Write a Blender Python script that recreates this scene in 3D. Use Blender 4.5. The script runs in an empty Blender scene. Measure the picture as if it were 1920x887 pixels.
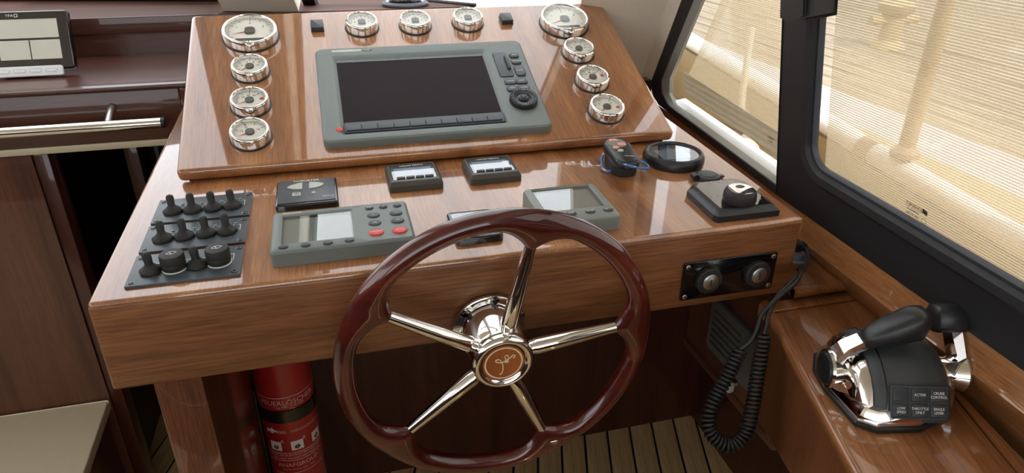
import bpy, bmesh, math, random
from mathutils import Vector, Matrix
random.seed(7)
pi = math.pi
SC = bpy.context.scene
COL = SC.collection

# ------------------------------------------------------------------ camera
def cam_axes(yaw, pitch, roll):
    f = Vector((-math.sin(yaw)*math.cos(pitch), math.cos(yaw)*math.cos(pitch), -math.sin(pitch)))
    r = Vector((math.cos(yaw), math.sin(yaw), 0)); u = r.cross(f)
    r2 = r*math.cos(roll) + u*math.sin(roll); u2 = r2.cross(f)
    return r2, u2, f
_r, _u, _f = cam_axes(-0.2601, 0.46312, 0.005447)
cd = bpy.data.cameras.new('camera'); cam = bpy.data.objects.new('camera', cd); COL.objects.link(cam)
cam.matrix_world = Matrix(((_r.x, _u.x, -_f.x, 0.27403), (_r.y, _u.y, -_f.y, -0.69886), (_r.z, _u.z, -_f.z, 0.3842), (0, 0, 0, 1)))
cd.sensor_fit = 'HORIZONTAL'; cd.sensor_width = 36.0; cd.lens = 1281.94/1920*36.0
cd.clip_start = 0.02; cd.clip_end = 100
SC.camera = cam

# ------------------------------------------------------------------ world, sun, exposure
w = bpy.data.worlds.new('world'); SC.world = w; w.use_nodes = True
bg = w.node_tree.nodes['Background']
bg.inputs['Color'].default_value = (0.90, 0.95, 1.0, 1); bg.inputs['Strength'].default_value = 1.0
sd = bpy.data.lights.new('sun', 'SUN'); sun = bpy.data.objects.new('sun', sd); COL.objects.link(sun)
sd.energy = 1.7; sd.color = (1.0, 0.965, 0.91); sd.angle = math.radians(1.0)
sun.rotation_euler = Vector((-0.25, 0.9, -0.9)).to_track_quat('-Z', 'Y').to_euler()
SC.view_settings.view_transform = 'Standard'; SC.view_settings.look = 'None'
SC.view_settings.exposure = 1.5; SC.view_settings.gamma = 1.0; SC.view_settings.use_curve_mapping = False
SC.cycles.use_denoising = True
SC.cycles.max_bounces = 10; SC.cycles.diffuse_bounces = 5; SC.cycles.glossy_bounces = 5
SC.cycles.transparent_max_bounces = 16; SC.cycles.sample_clamp_indirect = 6.0
SC.cycles.caustics_reflective = False; SC.cycles.caustics_refractive = False

# ------------------------------------------------------------------ materials
def lin(h):
    if isinstance(h, str):
        h = h.lstrip('#'); c = [int(h[i:i+2], 16)/255 for i in (0, 2, 4)]
        return tuple((x/12.92 if x <= .04045 else ((x+.055)/1.055)**2.4) for x in c) + (1,)
    return tuple(h) + (1,)
def newmat(name):
    m = bpy.data.materials.new(name); m.use_nodes = True
    nt = m.node_tree; b = nt.nodes['Principled BSDF']
    return m, nt, b
def plain(name, col, rough=.5, metal=0., coat=0., var=.06, scale=60., bump=0., spec=.5, coat_rough=.03):
    m, nt, b = newmat(name)
    tc = nt.nodes.new('ShaderNodeTexCoord'); n = nt.nodes.new('ShaderNodeTexNoise'); n.inputs['Scale'].default_value = scale
    n.inputs['Detail'].default_value = 3
    nt.links.new(tc.outputs['Object'], n.inputs['Vector'])
    mx = nt.nodes.new('ShaderNodeMix'); mx.data_type = 'RGBA'
    c = lin(col); mx.inputs['A'].default_value = tuple(x*(1-var) for x in c[:3]) + (1,)
    mx.inputs['B'].default_value = tuple(min(1, x*(1+var)) for x in c[:3]) + (1,)
    nt.links.new(n.outputs['Fac'], mx.inputs['Factor']); nt.links.new(mx.outputs['Result'], b.inputs['Base Color'])
    b.inputs['Roughness'].default_value = rough; b.inputs['Metallic'].default_value = metal
    b.inputs['Coat Weight'].default_value = coat; b.inputs['Coat Roughness'].default_value = coat_rough
    b.inputs['Specular IOR Level'].default_value = spec
    if bump:
        bp = nt.nodes.new('ShaderNodeBump'); bp.inputs['Strength'].default_value = bump; bp.inputs['Distance'].default_value = .0004
        nt.links.new(n.outputs['Fac'], bp.inputs['Height']); nt.links.new(bp.outputs['Normal'], b.inputs['Normal'])
    return m
def wood(name, dark, mid, light, axis=1, fine=420., broad=16., rough=.34, coat=.9, coat_rough=.04, stretch=.045, figure=.45, ior=1.6):
    """varnished timber, grain along the given local axis"""
    m, nt, b = newmat(name); N = nt.nodes.new; L = nt.links.new
    tc = N('ShaderNodeTexCoord')
    def mp(s):
        v = N('ShaderNodeMapping'); sc = [s, s, s]; sc[axis] = s*stretch; v.inputs['Scale'].default_value = sc
        L(tc.outputs['Object'], v.inputs['Vector']); return v
    a = N('ShaderNodeTexNoise'); a.inputs['Scale'].default_value = 1; a.inputs['Detail'].default_value = 5; a.inputs['Roughness'].default_value = .55
    a.inputs['Distortion'].default_value = .6; L(mp(broad).outputs['Vector'], a.inputs['Vector'])
    f = N('ShaderNodeTexNoise'); f.inputs['Scale'].default_value = 1; f.inputs['Detail'].default_value = 4; f.inputs['Roughness'].default_value = .65
    L(mp(fine).outputs['Vector'], f.inputs['Vector'])
    r1 = N('ShaderNodeValToRGB'); e = r1.color_ramp.elements
    e[0].position = .28; e[0].color = lin(dark); e[1].position = .74; e[1].color = lin(light)
    k = e.new(.5); k.color = lin(mid)
    L(a.outputs['Fac'], r1.inputs['Fac'])
    r2 = N('ShaderNodeValToRGB'); e = r2.color_ramp.elements
    e[0].position = .32; e[0].color = (1-figure, 1-figure, 1-figure, 1); e[1].position = .62; e[1].color = (1.08, 1.08, 1.08, 1)
    L(f.outputs['Fac'], r2.inputs['Fac'])
    mx = N('ShaderNodeMix'); mx.data_type = 'RGBA'; mx.blend_type = 'MULTIPLY'; mx.inputs['Factor'].default_value = 1
    L(r1.outputs['Color'], mx.inputs['A']); L(r2.outputs['Color'], mx.inputs['B']); L(mx.outputs['Result'], b.inputs['Base Color'])
    b.inputs['Roughness'].default_value = rough; b.inputs['Coat Weight'].default_value = coat; b.inputs['Coat Roughness'].default_value = coat_rough
    b.inputs['Specular IOR Level'].default_value = .25; b.inputs['Coat IOR'].default_value = ior
    return m
def glass(name, tint=(1, 1, 1), gloss=1.0, rough=.0):
    m = bpy.data.materials.new(name); m.use_nodes = True; nt = m.node_tree; nt.nodes.clear(); N = nt.nodes.new; L = nt.links.new
    o = N('ShaderNodeOutputMaterial'); t = N('ShaderNodeBsdfTransparent'); t.inputs['Color'].default_value = tuple(tint)+(1,)
    g = N('ShaderNodeBsdfGlossy'); g.inputs['Roughness'].default_value = rough
    fr = N('ShaderNodeLayerWeight'); fr.inputs['Blend'].default_value = .5
    pw = N('ShaderNodeMath'); pw.operation = 'POWER'; pw.inputs[1].default_value = 5; L(fr.outputs['Facing'], pw.inputs[0])
    sh_ = N('ShaderNodeMath'); sh_.operation = 'MULTIPLY_ADD'; sh_.inputs[1].default_value = .96; sh_.inputs[2].default_value = .04; L(pw.outputs[0], sh_.inputs[0])
    mu = N('ShaderNodeMath'); mu.operation = 'MULTIPLY'; mu.inputs[1].default_value = gloss; mu.use_clamp = True
    mx = N('ShaderNodeMixShader'); L(sh_.outputs[0], mu.inputs[0]); L(mu.outputs[0], mx.inputs['Fac'])
    L(t.outputs[0], mx.inputs[1]); L(g.outputs[0], mx.inputs[2]); L(mx.outputs[0], o.inputs['Surface'])
    return m
def mesh_cloth(name, col, openness=.5, pitch=.0034, trans=.6, contrast=.35):
    """woven sun screen: real gaps between threads plus translucent yarn"""
    m = bpy.data.materials.new(name); m.use_nodes = True; nt = m.node_tree; nt.nodes.clear(); N = nt.nodes.new; L = nt.links.new
    o = N('ShaderNodeOutputMaterial'); tc = N('ShaderNodeTexCoord'); sp = N('ShaderNodeSeparateXYZ'); L(tc.outputs['Object'], sp.inputs[0])
    def wave(sock, p):
        a = N('ShaderNodeMath'); a.operation = 'MULTIPLY'; a.inputs[1].default_value = 2*pi/p; L(sock, a.inputs[0])
        s = N('ShaderNodeMath'); s.operation = 'SINE'; L(a.outputs[0], s.inputs[0]); return s.outputs[0]
    s1 = wave(sp.outputs['Y'], pitch); s2 = wave(sp.outputs['X'], pitch*.9)
    m1 = N('ShaderNodeMath'); m1.operation = 'MULTIPLY_ADD'; m1.inputs[1].default_value = contrast; m1.inputs[2].default_value = openness; L(s1, m1.inputs[0])
    m2 = N('ShaderNodeMath'); m2.operation = 'MULTIPLY_ADD'; m2.inputs[1].default_value = contrast*.35; L(s2, m2.inputs[0]); L(m1.outputs[0], m2.inputs[2]); m2.use_clamp = True
    t = N('ShaderNodeBsdfTransparent')
    d = N('ShaderNodeBsdfDiffuse'); d.inputs['Color'].default_value = lin(col)
    tr = N('ShaderNodeBsdfTranslucent'); tr.inputs['Color'].default_value = lin(col)
    mx1 = N('ShaderNodeMixShader'); mx1.inputs['Fac'].default_value = trans; L(d.outputs[0], mx1.inputs[1]); L(tr.outputs[0], mx1.inputs[2])
    mx = N('ShaderNodeMixShader'); L(m2.outputs[0], mx.inputs['Fac']); L(mx1.outputs[0], mx.inputs[1]); L(t.outputs[0], mx.inputs[2])
    L(mx.outputs[0], o.inputs['Surface'])
    return m

M = {}
M['teak_v'] = wood('teak_along_y', '#7e4c2a', '#a1693e', '#b67e50', 1, figure=.38, coat=1., ior=1.85)
M['teak_x'] = wood('teak_along_x', '#6b4226', '#865534', '#9c6942', 0, fine=330., figure=.46, coat=.4, coat_rough=.28, rough=.42)
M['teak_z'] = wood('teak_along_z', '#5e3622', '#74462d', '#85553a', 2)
M['box_wood'] = wood('side_console_teak', '#784a28', '#945f38', '#a87047', 1, fine=300., broad=26., figure=.4)
M['box_side'] = wood('side_console_face', '#6b3f26', '#7d4c2f', '#8a5737', 2, figure=.25)
M['mahog_x'] = wood('mahogany_along_x', '#40261c', '#513126', '#5d392b', 0, figure=.2, coat=.45)
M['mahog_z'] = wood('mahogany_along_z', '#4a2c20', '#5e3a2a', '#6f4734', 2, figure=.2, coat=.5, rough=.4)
M['ledge'] = wood('windscreen_ledge_veneer', '#42281f', '#503226', '#5c3c2e', 0, figure=.2, coat=0., rough=.7)
M['bulk'] = wood('dark_bulkhead_veneer', '#3a1d15', '#4a271c', '#552e21', 2, figure=.2, coat=.5)
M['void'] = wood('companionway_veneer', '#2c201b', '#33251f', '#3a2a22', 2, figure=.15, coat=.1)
M['sole'] = wood('teak_sole', '#c9a572', '#dcbb88', '#e8cb9a', 1, fine=260., figure=.25, coat=.15, rough=.5)
M['caulk'] = plain('black_caulk', '#1b1815', .7)
M['cream'] = plain('cream_liner', '#ebe3d2', .55, bump=.15, scale=200.)
M['counter'] = plain('cream_laminate', '#c5b89a', .45)
M['white_edge'] = plain('white_edging', '#e2ddd0', .4)
M['chrome'] = plain('polished_chrome', '#ece9e4', .07, 1., var=.01)
M['steel'] = plain('brushed_steel', '#c9c7c2', .32, 1., var=.03)
M['black'] = plain('black_plastic', '#1c1d1f', .38)
M['gloss_black'] = plain('gloss_black', '#0b0b0d', .12, coat=.6)
M['rubber'] = plain('black_rubber', '#211f1c', .62, bump=.3, scale=400.)
M['plate'] = plain('grey_black_switch_plate', '#3f464b', .36)
M['frame'] = plain('black_window_frame', '#201f22', .55, bump=.1, scale=300.)
M['seal'] = plain('dark_grey_seal', '#3b3e44', .5)
M['alu'] = plain('grey_window_reveal', '#9c9f98', .4)
M['grey'] = plain('grey_instrument_plastic', '#6f7672', .45, bump=.05, scale=300.)
M['grey_lt'] = plain('light_grey_plastic', '#7c7f79', .45)
M['grey_dk'] = plain('dark_grey_keys', '#3d4247', .4)
M['key_dark'] = plain('charcoal_keys', '#2f3337', .35)
M['charcoal'] = plain('charcoal_plastic', '#45423c', .42)
M['screen'] = plain('dark_screen', '#1e1213', .4, var=.03, spec=.08)
M['lcd'] = plain('lcd_grey_green', '#a3a48d', .5)
M['lcd_blue'] = plain('pale_lcd', '#b4bbbf', .35)
M['red'] = plain('red_key', '#d23a30', .4)
M['white'] = plain('white_print', '#e8e8e4', .5)
M['white_pl'] = plain('white_plastic', '#e4e6e6', .35)
M['grey_print'] = plain('grey_print', '#8e9290', .5)
M['dial'] = plain('cream_dial', '#f0ebdc', .6)
M['ink'] = plain('dial_ink', '#3a3832', .6)
M['hubcap'] = plain('needle_hub', '#55544e', .5)
M['needle'] = plain('red_needle', '#cc4a3c', .5)
M['needle_zone'] = plain('red_zone', '#b5413a', .5)
M['led'] = plain('green_led', '#3f5a4e', .25, coat=.4)
M['silver'] = plain('silver_buttons', '#b4b4aa', .4)
M['pink'] = plain('salmon_key', '#d79a86', .5)
M['blue'] = plain('blue_print', '#4a56a8', .5)
M['ext'] = plain('extinguisher_red', '#a81c22', .28, coat=.5)
M['ext_print'] = plain('extinguisher_print', '#f2ded8', .5)
M['coil'] = plain('coil_cord_black', '#191816', .5)
M['throttle'] = plain('throttle_soft_black', '#3a3d3f', .5, bump=.15, scale=500.)
M['grip'] = plain('grip_black', '#232425', .35, bump=.1, scale=500.)
M['socket'] = plain('grey_socket', '#7e8790', .4)
M['vent'] = plain('grey_vent', '#65645f', .5)
M['rim'] = wood('wheel_rim_mahogany', '#330c08', '#4c150f', '#682618', 0, fine=150., broad=14., stretch=.3, figure=.2, coat=1., coat_rough=.015, rough=.3)
M['medal'] = wood('wheel_badge_wood', '#8a4a22', '#a15a2b', '#b3693a', 1, figure=.2, coat=.0, rough=.6)
M['ivory'] = plain('ivory_inlay', '#eadbb5', .45)
M['gelcoat'] = plain('white_gelcoat', '#f2f0ea', .35)
M['deck'] = plain('beige_side_deck', '#a8926c', .6)
M['pontoon'] = plain('pale_pontoon', '#a9a5a3', .8, var=.15, scale=4.)
M['dockwood'] = wood('weathered_dock_wood', '#7d6f5c', '#95866f', '#a89a84', 1, fine=60., broad=6., coat=0., rough=.8)
M['rope'] = plain('white_rope', '#d8cfba', .8)
M['stanchion'] = plain('sand_stanchion', '#a08660', .4)
M['glass'] = glass('window_glass', gloss=.7)
M['dial_glass'] = glass('gauge_glass', (1, 1, 1), 1.0)
M['screen_glass'] = glass('display_glass', (.9, .92, .95), 2.2)
M['smoke'] = glass('smoked_cover', (.62, .58, .55), 2.)
M['mesh'] = mesh_cloth('sunscreen_mesh', '#cdbda0', .50, .0034, .6, .34)
M['mesh_w'] = mesh_cloth('windscreen_mesh', '#f4f2ec', .74, .004, .8, .2)
M['lcd_reflection'] = plain('display_sky_reflection', '#e3e4d2', .5)  # paled base colour stands in for sky reflected in the display
M['hem'] = mesh_cloth('sunscreen_hem', '#b9ae9a', .12, .012, .55, .06)
def rope_mat():
    m, nt, b = newmat('blue_white_cord'); N = nt.nodes.new; L = nt.links.new
    tc = N('ShaderNodeTexCoord'); wv = N('ShaderNodeTexNoise'); wv.inputs['Scale'].default_value = 160
    L(tc.outputs['Object'], wv.inputs['Vector']); r = N('ShaderNodeValToRGB'); e = r.color_ramp.elements
    e[0].position = .56; e[0].color = lin('#3f78b8'); e[1].position = .62; e[1].color = lin('#d6b9b0'); L(wv.outputs['Fac'], r.inputs['Fac'])
    L(r.outputs['Color'], b.inputs['Base Color']); b.inputs['Roughness'].default_value = .7
    return m
M['cord'] = rope_mat()

# ------------------------------------------------------------------ mesh helpers
def finish(name, bm, mat, parent=None, smooth=40, mw=None):
    bmesh.ops.remove_doubles(bm, verts=bm.verts, dist=1e-6)
    bmesh.ops.recalc_face_normals(bm, faces=bm.faces)
    me = bpy.data.meshes.new(name); bm.to_mesh(me); bm.free()
    me.materials.append(M[mat] if isinstance(mat, str) else mat)
    if smooth:
        me.shade_smooth(); me.set_sharp_from_angle(angle=math.radians(smooth))
    o = bpy.data.objects.new(name, me); COL.objects.link(o)
    if parent: o.parent = parent
    if mw is not None: o.matrix_world = mw
    return o
def box(x0, x1, y0, y1, z0, z1, bev=0., seg=2, bm=None):
    t = bmesh.new()
    bmesh.ops.create_cube(t, size=1)
    for v in t.verts: v.co = Vector(((x0+x1)/2 + v.co.x*(x1-x0), (y0+y1)/2 + v.co.y*(y1-y0), (z0+z1)/2 + v.co.z*(z1-z0)))
    if bev: bmesh.ops.bevel(t, geom=list(t.edges), offset=bev, segments=seg, affect='EDGES', profile=.5)
    return merge(bm, t)
def merge(bm, t):
    if bm is None: return t
    me = bpy.data.meshes.new('tmp'); t.to_mesh(me); t.free(); bm.from_mesh(me); bpy.data.meshes.remove(me); return bm
def xform(bm, mat):
    bmesh.ops.transform(bm, matrix=mat, verts=bm.verts); return bm
def loft(loops, closed=True, cap0=True, cap1=True, bm=None):
    bm = bm or bmesh.new(); rows = [[bm.verts.new(Vector(p)) for p in l] for l in loops]; n = len(rows[0])
    for a, b in zip(rows, rows[1:]):
        for i in range(n if closed else n-1):
            j = (i+1) % n
            try: bm.faces.new((a[i], a[j], b[j], b[i]))
            except ValueError: pass
    if cap0: bm.faces.new(list(reversed(rows[0])))
    if cap1: bm.faces.new(rows[-1])
    return bm
def rrect(x0, x1, y0, y1, r, n=5):
    r = min(r, (x1-x0)/2-1e-5, (y1-y0)/2-1e-5); p = []
    for cx, cy, a in ((x1-r, y1-r, 0), (x0+r, y1-r, 90), (x0+r, y0+r, 180), (x1-r, y0+r, 270)):
        for i in range(n+1):
            t = math.radians(a+90*i/n); p.append((cx+r*math.cos(t), cy+r*math.sin(t)))
    return p
def ell(cx, cy, a, b, n=32): return [(cx+a*math.cos(2*pi*i/n), cy+b*math.sin(2*pi*i/n)) for i in range(n)]
def inset(poly, d):
    """move every point of a convex ccw polygon inwards by d"""
    n = len(poly); out = []
    for i in range(n):
        p0, p1, p2 = Vector(poly[i-1]), Vector(poly[i]), Vector(poly[(i+1) % n])
        e1 = (p1-p0); e2 = (p2-p1)
        n1 = Vector((-e1.y, e1.x)).normalized() if e1.length > 1e-9 else Vector((0, 0))
        n2 = Vector((-e2.y, e2.x)).normalized() if e2.length > 1e-9 else Vector((0, 0))
        k = (n1+n2); k = k/max(k.length_squared, 1e-9)*2 if k.length > 1e-6 else n1
        out.append(tuple(p1+k*d*1.0))
    return out
def prism(poly, z0, z1, bev=0., bm=None, bev_bottom=0.):
    ls = []
    if bev_bottom:
        ls += [[(x, y, z0) for x, y in inset(poly, bev_bottom)], [(x, y, z0+bev_bottom) for x, y in poly]]
    else: ls += [[(x, y, z0) for x, y in poly]]
    if bev:
        for k in range(4):
            a = k/3*pi/2; ls.append([(x, y, z1-bev+bev*math.sin(a)) for x, y in inset(poly, bev*(1-math.cos(a)))])
    else: ls.append([(x, y, z1) for x, y in poly])
    return loft(ls, bm=bm)
def rayhit(poly, c, a):
    d = Vector((math.cos(a), math.sin(a))); best = None
    n = len(poly)
    for i in range(n):
        p = Vector(poly[i])-c; q = Vector(poly[(i+1) % n])-c; e = q-p
        den = d.x*e.y-d.y*e.x
        if abs(den) < 1e-14: continue
        t = (p.x*e.y-p.y*e.x)/den; s = (p.x*d.y-p.y*d.x)/den
        if t > 0 and -1e-7 <= s <= 1+1e-7: best = t if best is None else max(best, t)
    return c+d*(best or 0)
def ring(levels, centre, cap0=False, cap1=False, bm=None):
    """levels: (polygon, z) lofted one after the other, matched by angle about the centre"""
    c = Vector(centre); A = set(round(2*pi*i/48, 5) for i in range(48))
    for poly, z in levels:
        for p in poly:
            d = Vector(p)-c; A.add(round(math.atan2(d.y, d.x) % (2*pi), 5))
    A = sorted(A)
    loops = [[(*rayhit(poly, c, a), z) for a in A] for poly, z in levels]
    return loft(loops, True, cap0, cap1, bm)
def lathe(prof, n=40, c=(0, 0, 0), bm=None, cap0=True, cap1=True):
    return loft([[(c[0]+r*math.cos(2*pi*i/n), c[1]+r*math.sin(2*pi*i/n), c[2]+z) for i in range(n)] for r, z in prof], True, cap0, cap1, bm)
def tube(path, rad, n=10, closed=False, bm=None, caps=True):
    path = [Vector(p) for p in path]; m = len(path); rr = rad if isinstance(rad, (list, tuple)) else [rad]*m
    loops = []; up = None
    for i, p in enumerate(path):
        if closed: t = path[(i+1) % m]-path[i-1]
        else: t = path[min(i+1, m-1)]-path[max(i-1, 0)]
        t.normalize()
        if up is None:
            up = t.orthogonal().normalized()
        up = (up-t*up.dot(t)).normalized(); s = t.cross(up)
        loops.append([p+(up*math.cos(2*pi*k/n)+s*math.sin(2*pi*k/n))*rr[i] for k in range(n)])
    if closed: loops.append(loops[0])
    return loft(loops, True, caps and not closed, caps and not closed, bm)
def smooth_path(pts, k=6):
    P = [Vector(p) for p in pts]; out = []
    for i in range(len(P)-1):
        p0, p1, p2, p3 = P[max(i-1, 0)], P[i], P[i+1], P[min(i+2, len(P)-1)]
        for j in range(k):
            t = j/k
            out.append(.5*((2*p1)+(-p0+p2)*t+(2*p0-5*p1+4*p2-p3)*t*t+(-p0+3*p1-3*p2+p3)*t**3))
    return out+[P[-1]]
def thing(name, label, cat, mw=None, group=None):
    o = bpy.data.objects.new(name, None); COL.objects.link(o); o.empty_display_size = .02
    if mw is not None: o.matrix_world = mw
    o['label'] = label; o['category'] = cat
    if group: o['group'] = group
    return o
def tag(o, label, cat, group=None):
    o['label'] = label; o['category'] = cat
    if group: o['group'] = group
    return o
def struct(o): o['kind'] = 'structure'; return o
def frame(o, x, y, z): return Matrix(((x[0], y[0], z[0], o[0]), (x[1], y[1], z[1], o[1]), (x[2], y[2], z[2], o[2]), (0, 0, 0, 1)))
T = Matrix.Translation
def text(s, size, mat, parent, x, y, z=0., align='CENTER', squash=1., rot=0., thick=.00008, name='lettering', bend=None, mirror=False):
    cu = bpy.data.curves.new('t', 'FONT'); cu.body = s; cu.size = size; cu.align_x = align; cu.align_y = 'CENTER'; cu.extrude = thick
    cu.resolution_u = 2
    o = bpy.data.objects.new('t', cu); COL.objects.link(o)
    dg = bpy.context.evaluated_depsgraph_get(); me = bpy.data.meshes.new_from_object(o.evaluated_get(dg))
    bpy.data.objects.remove(o); bpy.data.curves.remove(cu)
    mm = T((x, y, z)) @ Matrix.Rotation(rot, 4, 'Z') @ Matrix.Diagonal(((-squash if mirror else squash), 1, 1, 1))
    for v in me.vertices:
        p = mm @ v.co
        v.co = bend(p) if bend else p
    me.name = name; me.materials.clear(); me.materials.append(M[mat])
    ob = bpy.data.objects.new(name, me); COL.objects.link(ob); ob.parent = parent
    return ob
def poly3(pts, thick, mat, name, parent=None):
    """flat slab through coplanar points, thickened along its normal"""
    P = [Vector(p) for p in pts]; n = (P[1]-P[0]).cross(P[2]-P[0]).normalized()
    return finish(name, loft([P, [p+n*thick for p in P]]), mat, parent, 30)

# ------------------------------------------------------------------ reference frames of the place
s_ = 0.0457; t_ = 0.4174
X = Vector((1, 0, 0)); V = Vector((0, math.cos(s_), math.sin(s_))); DN = Vector((0, -math.sin(s_), math.cos(s_)))
TT = Vector((0, math.cos(t_), math.sin(t_))); TN = Vector((0, -math.sin(t_), math.cos(t_)))
G = Vector((0.04735, 0.29202, 0.03248))
FD = frame((0, 0, 0), X, V, DN)              # dash top
FP = frame(G, X, TT, TN)                     # sloping instrument panel
FF = frame((0, 0, 0), X, (0, 0, 1), (0, -1, 0))   # front board
ka = math.radians(17.1)
FB = frame((.822, -.024, -.125), (math.cos(ka), -math.sin(ka), 0), (math.sin(ka), math.cos(ka), 0), (0, 0, 1))  # side console
_e1 = Vector((.055, 1, 0)).normalized(); _ni = Vector((-1, .055, 0)).normalized(); kt = math.radians(9)
_e2 = Vector((0, 0, 1))*math.cos(kt)+_ni*math.sin(kt); _en = _e1.cross(_e2)      # _en points outboard
FW = frame((.93, 0, -.03), _e1, _e2, _en)    # starboard window wall: x forward, y up, z outboard
FLOOR = -.985; BULK = .68

# ================================================================== structure
# ---- sole: black bedding with one plank after the other, laid along the boat's axis
fl = struct(finish('floor', box(-1.6, 1.24, -2.2, 1.7, FLOOR-.04, FLOOR-.0035), 'caulk', None, 0))
ca, sa = math.cos(ka), math.sin(ka); pitch = .0655
pm = None
for i in range(-22, 23):
    off = i*pitch+.0225
    if pm is None:
        pm = finish('plank', box(-.0297, .0297, -1.55, 1.25, -.004, .0012, .0008, 1), 'sole', fl, 0); o = pm
    else:
        o = pm.copy(); COL.objects.link(o)
    # only planks that stay inside the cabin sole
    ctr = Vector((.72, .2, FLOOR-.0015))+Vector((ca, -sa, 0))*off
    o.location = ctr; o.rotation_euler = (0, 0, -ka)
    if ctr.x < -1.0 or ctr.x > 1.9: COL.objects.unlink(o); bpy.data.objects.remove(o) if o is not pm else None
# ---- forward bulkhead under the console, with the companionway opening beside it
wfr = struct(finish('wall_front', box(.0, 1.22, BULK, BULK+.03, FLOOR, -.2), 'bulk', None, 0))
finish('upper_board', box(.0, .96, BULK, BULK+.03, -.2, .02), 'bulk', wfr, 0)
b = box(-1.6, -.2775, BULK, BULK+.025, FLOOR, -.0495)
wl = struct(finish('wall_left', b, 'mahog_z', None, 0))
finish('edge_strip', box(-.277, -.251, BULK+.004, BULK+.05, FLOOR, -.0495, .002), 'bulk', wl, 30)
cw = struct(finish('wall_companionway', box(-.9, .3, 1.62, 1.65, FLOOR-.5, .0), 'void', None, 0))  # dark corridor box added to keep outside light out of the opening
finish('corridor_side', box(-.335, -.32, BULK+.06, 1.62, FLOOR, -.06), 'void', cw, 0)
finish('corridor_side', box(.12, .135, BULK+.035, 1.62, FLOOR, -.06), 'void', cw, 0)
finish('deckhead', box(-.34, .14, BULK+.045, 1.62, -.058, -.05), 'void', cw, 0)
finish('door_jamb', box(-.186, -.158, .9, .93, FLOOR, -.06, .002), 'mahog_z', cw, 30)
finish('door_jamb', box(-.125, -.115, .9, .93, FLOOR, -.06, .002), 'frame', cw, 30)
# ---- starboard lower lining
struct(finish('wall_right_lower', box(1.19, 1.22, -2.2, BULK, FLOOR, -.152), 'bulk', None, 0))
# ---- windscreen ledge, pillars and panes
P0 = Vector((.219, .988, .145)); LD = Vector((.9603, -.279, 0)); RD = Vector((-.2, -.88, .99)).normalized(); WN = LD.cross(RD).normalized()
if WN.z < 0: WN = -WN
def WS(s, t, n=0.): return P0+LD*s+RD*t+WN*n
lp = [(-1.5, .981), (.625, .981), (.545, 1.066), (.42, 1.20), (.30, 1.36), (-1.5, 1.75)]
led = prism(lp, .115, .145)
struct(finish('foredeck', box(-1.4, 1.3, 1.2, 5.0, -.05, .06), 'gelcoat', None, 0))
led_o = struct(finish('trim_1', led, 'ledge', None, 0))
def bar(s0, s1, t0, t1, n0, n1, mat, name, par=None, fwd=0.):
    q = Vector((0, fwd, 0))
    a = [WS(s0, t0, n0)+q, WS(s1, t0, n0)+q, WS(s1, t0, n1)+q, WS(s0, t0, n1)+q]; c = [WS(s0, t1, n0)+q, WS(s1, t1, n0)+q, WS(s1, t1, n1)+q, WS(s0, t1, n1)+q]
    return finish(name, loft([a, c]), mat, par, 0)
TOP = 1.32
struct(bar(-.172, 0, 0, TOP, 0, .10, 'cream', 'trim_2'))
for k, (s0, s1, fa, fb, fw) in enumerate(((-1.75, -.18, .0, .05, .15), (.01, .70, -.13, -.108, .11))):
    wn = struct(bar(s0, s1, fa, fb, 0, .02, 'frame', 'window_%d' % (k+3), None, fw))
    bar(s0, s1, fb, TOP-.04, .008, .012, 'glass', 'pane', wn, fw)
    bar(s0, s1, TOP-.04, TOP, 0, .02, 'frame', 'top_frame', wn, fw)
    bar(s0, s0+.03, fb, TOP-.04, 0, .02, 'frame', 'side_frame', wn, fw); bar(s1-.03, s1+(.16 if k else 0), fb, TOP-.04, 0, .02, 'frame', 'side_frame', wn, fw)  # second window's frame widened behind the pillar to block a bright reflected streak
finish('ledge_edge', tube([(.628, .982, .1475), (.548, 1.067, .1475), (.423, 1.201, .1475), (.303, 1.361, .1475)], .0045, 8), 'frame', led_o)
o = bar(-.02, .72, .03, TOP, .165, .167, 'mesh_w', 'windscreen_cover')
tag(o, 'white mesh cover over the windscreen pane behind the compass', 'sunscreen')
# ---- roof and left side of the wheelhouse
zt = WS(0, TOP).z
roof = loft([[WS(-1.9, TOP), WS(1.2, TOP), Vector((1.25, -3.3, zt)), Vector((-1.6, -3.3, zt))], [WS(-1.9, TOP)+Vector((0, 0, .05)), WS(1.2, TOP)+Vector((0, 0, .05)), Vector((1.25, -3.3, zt+.05)), Vector((-1.6, -3.3, zt+.05))]])  # side and aft overhang out of view, lengthened to block direct sun
struct(finish('ceiling', roof, 'cream', None, 0))
lw = struct(finish('wall_left_lower', box(-1.63, -1.6, -2.2, 1.75, FLOOR, .25), 'mahog_z', None, 0))
finish('panel', box(-1.63, -1.6, .2, 1.75, .25, zt), 'cream', lw, 0)  # closed panel added out of view to cut side light on the dash
finish('post', box(-1.63, -1.58, -.5, -.4, .25, zt), 'cream', lw, 0)
finish('post', box(-1.63, -1.58, -1.5, -1.4, .25, zt), 'cream', lw, 0)
for k, (xa, xb) in enumerate(((-1.6, -.95), (.8, 1.0))):
    struct(finish('wall_back_light_block', box(xa, xb, -2.22, -2.2, -.1, zt), 'cream', None, 0))  # unseen panels added to narrow the rear opening and cut its light
rear = struct(finish('wall_back', box(-1.6, 1.4, -2.22, -2.2, FLOOR, -.1), 'mahog_x', None, 0))

# ================================================================== starboard window wall
def wobj(name, bm, mat, parent=None, sm=30):
    o = finish(name, bm, mat, parent, sm)
    if parent is None: o.matrix_world = FW
    return o
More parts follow.
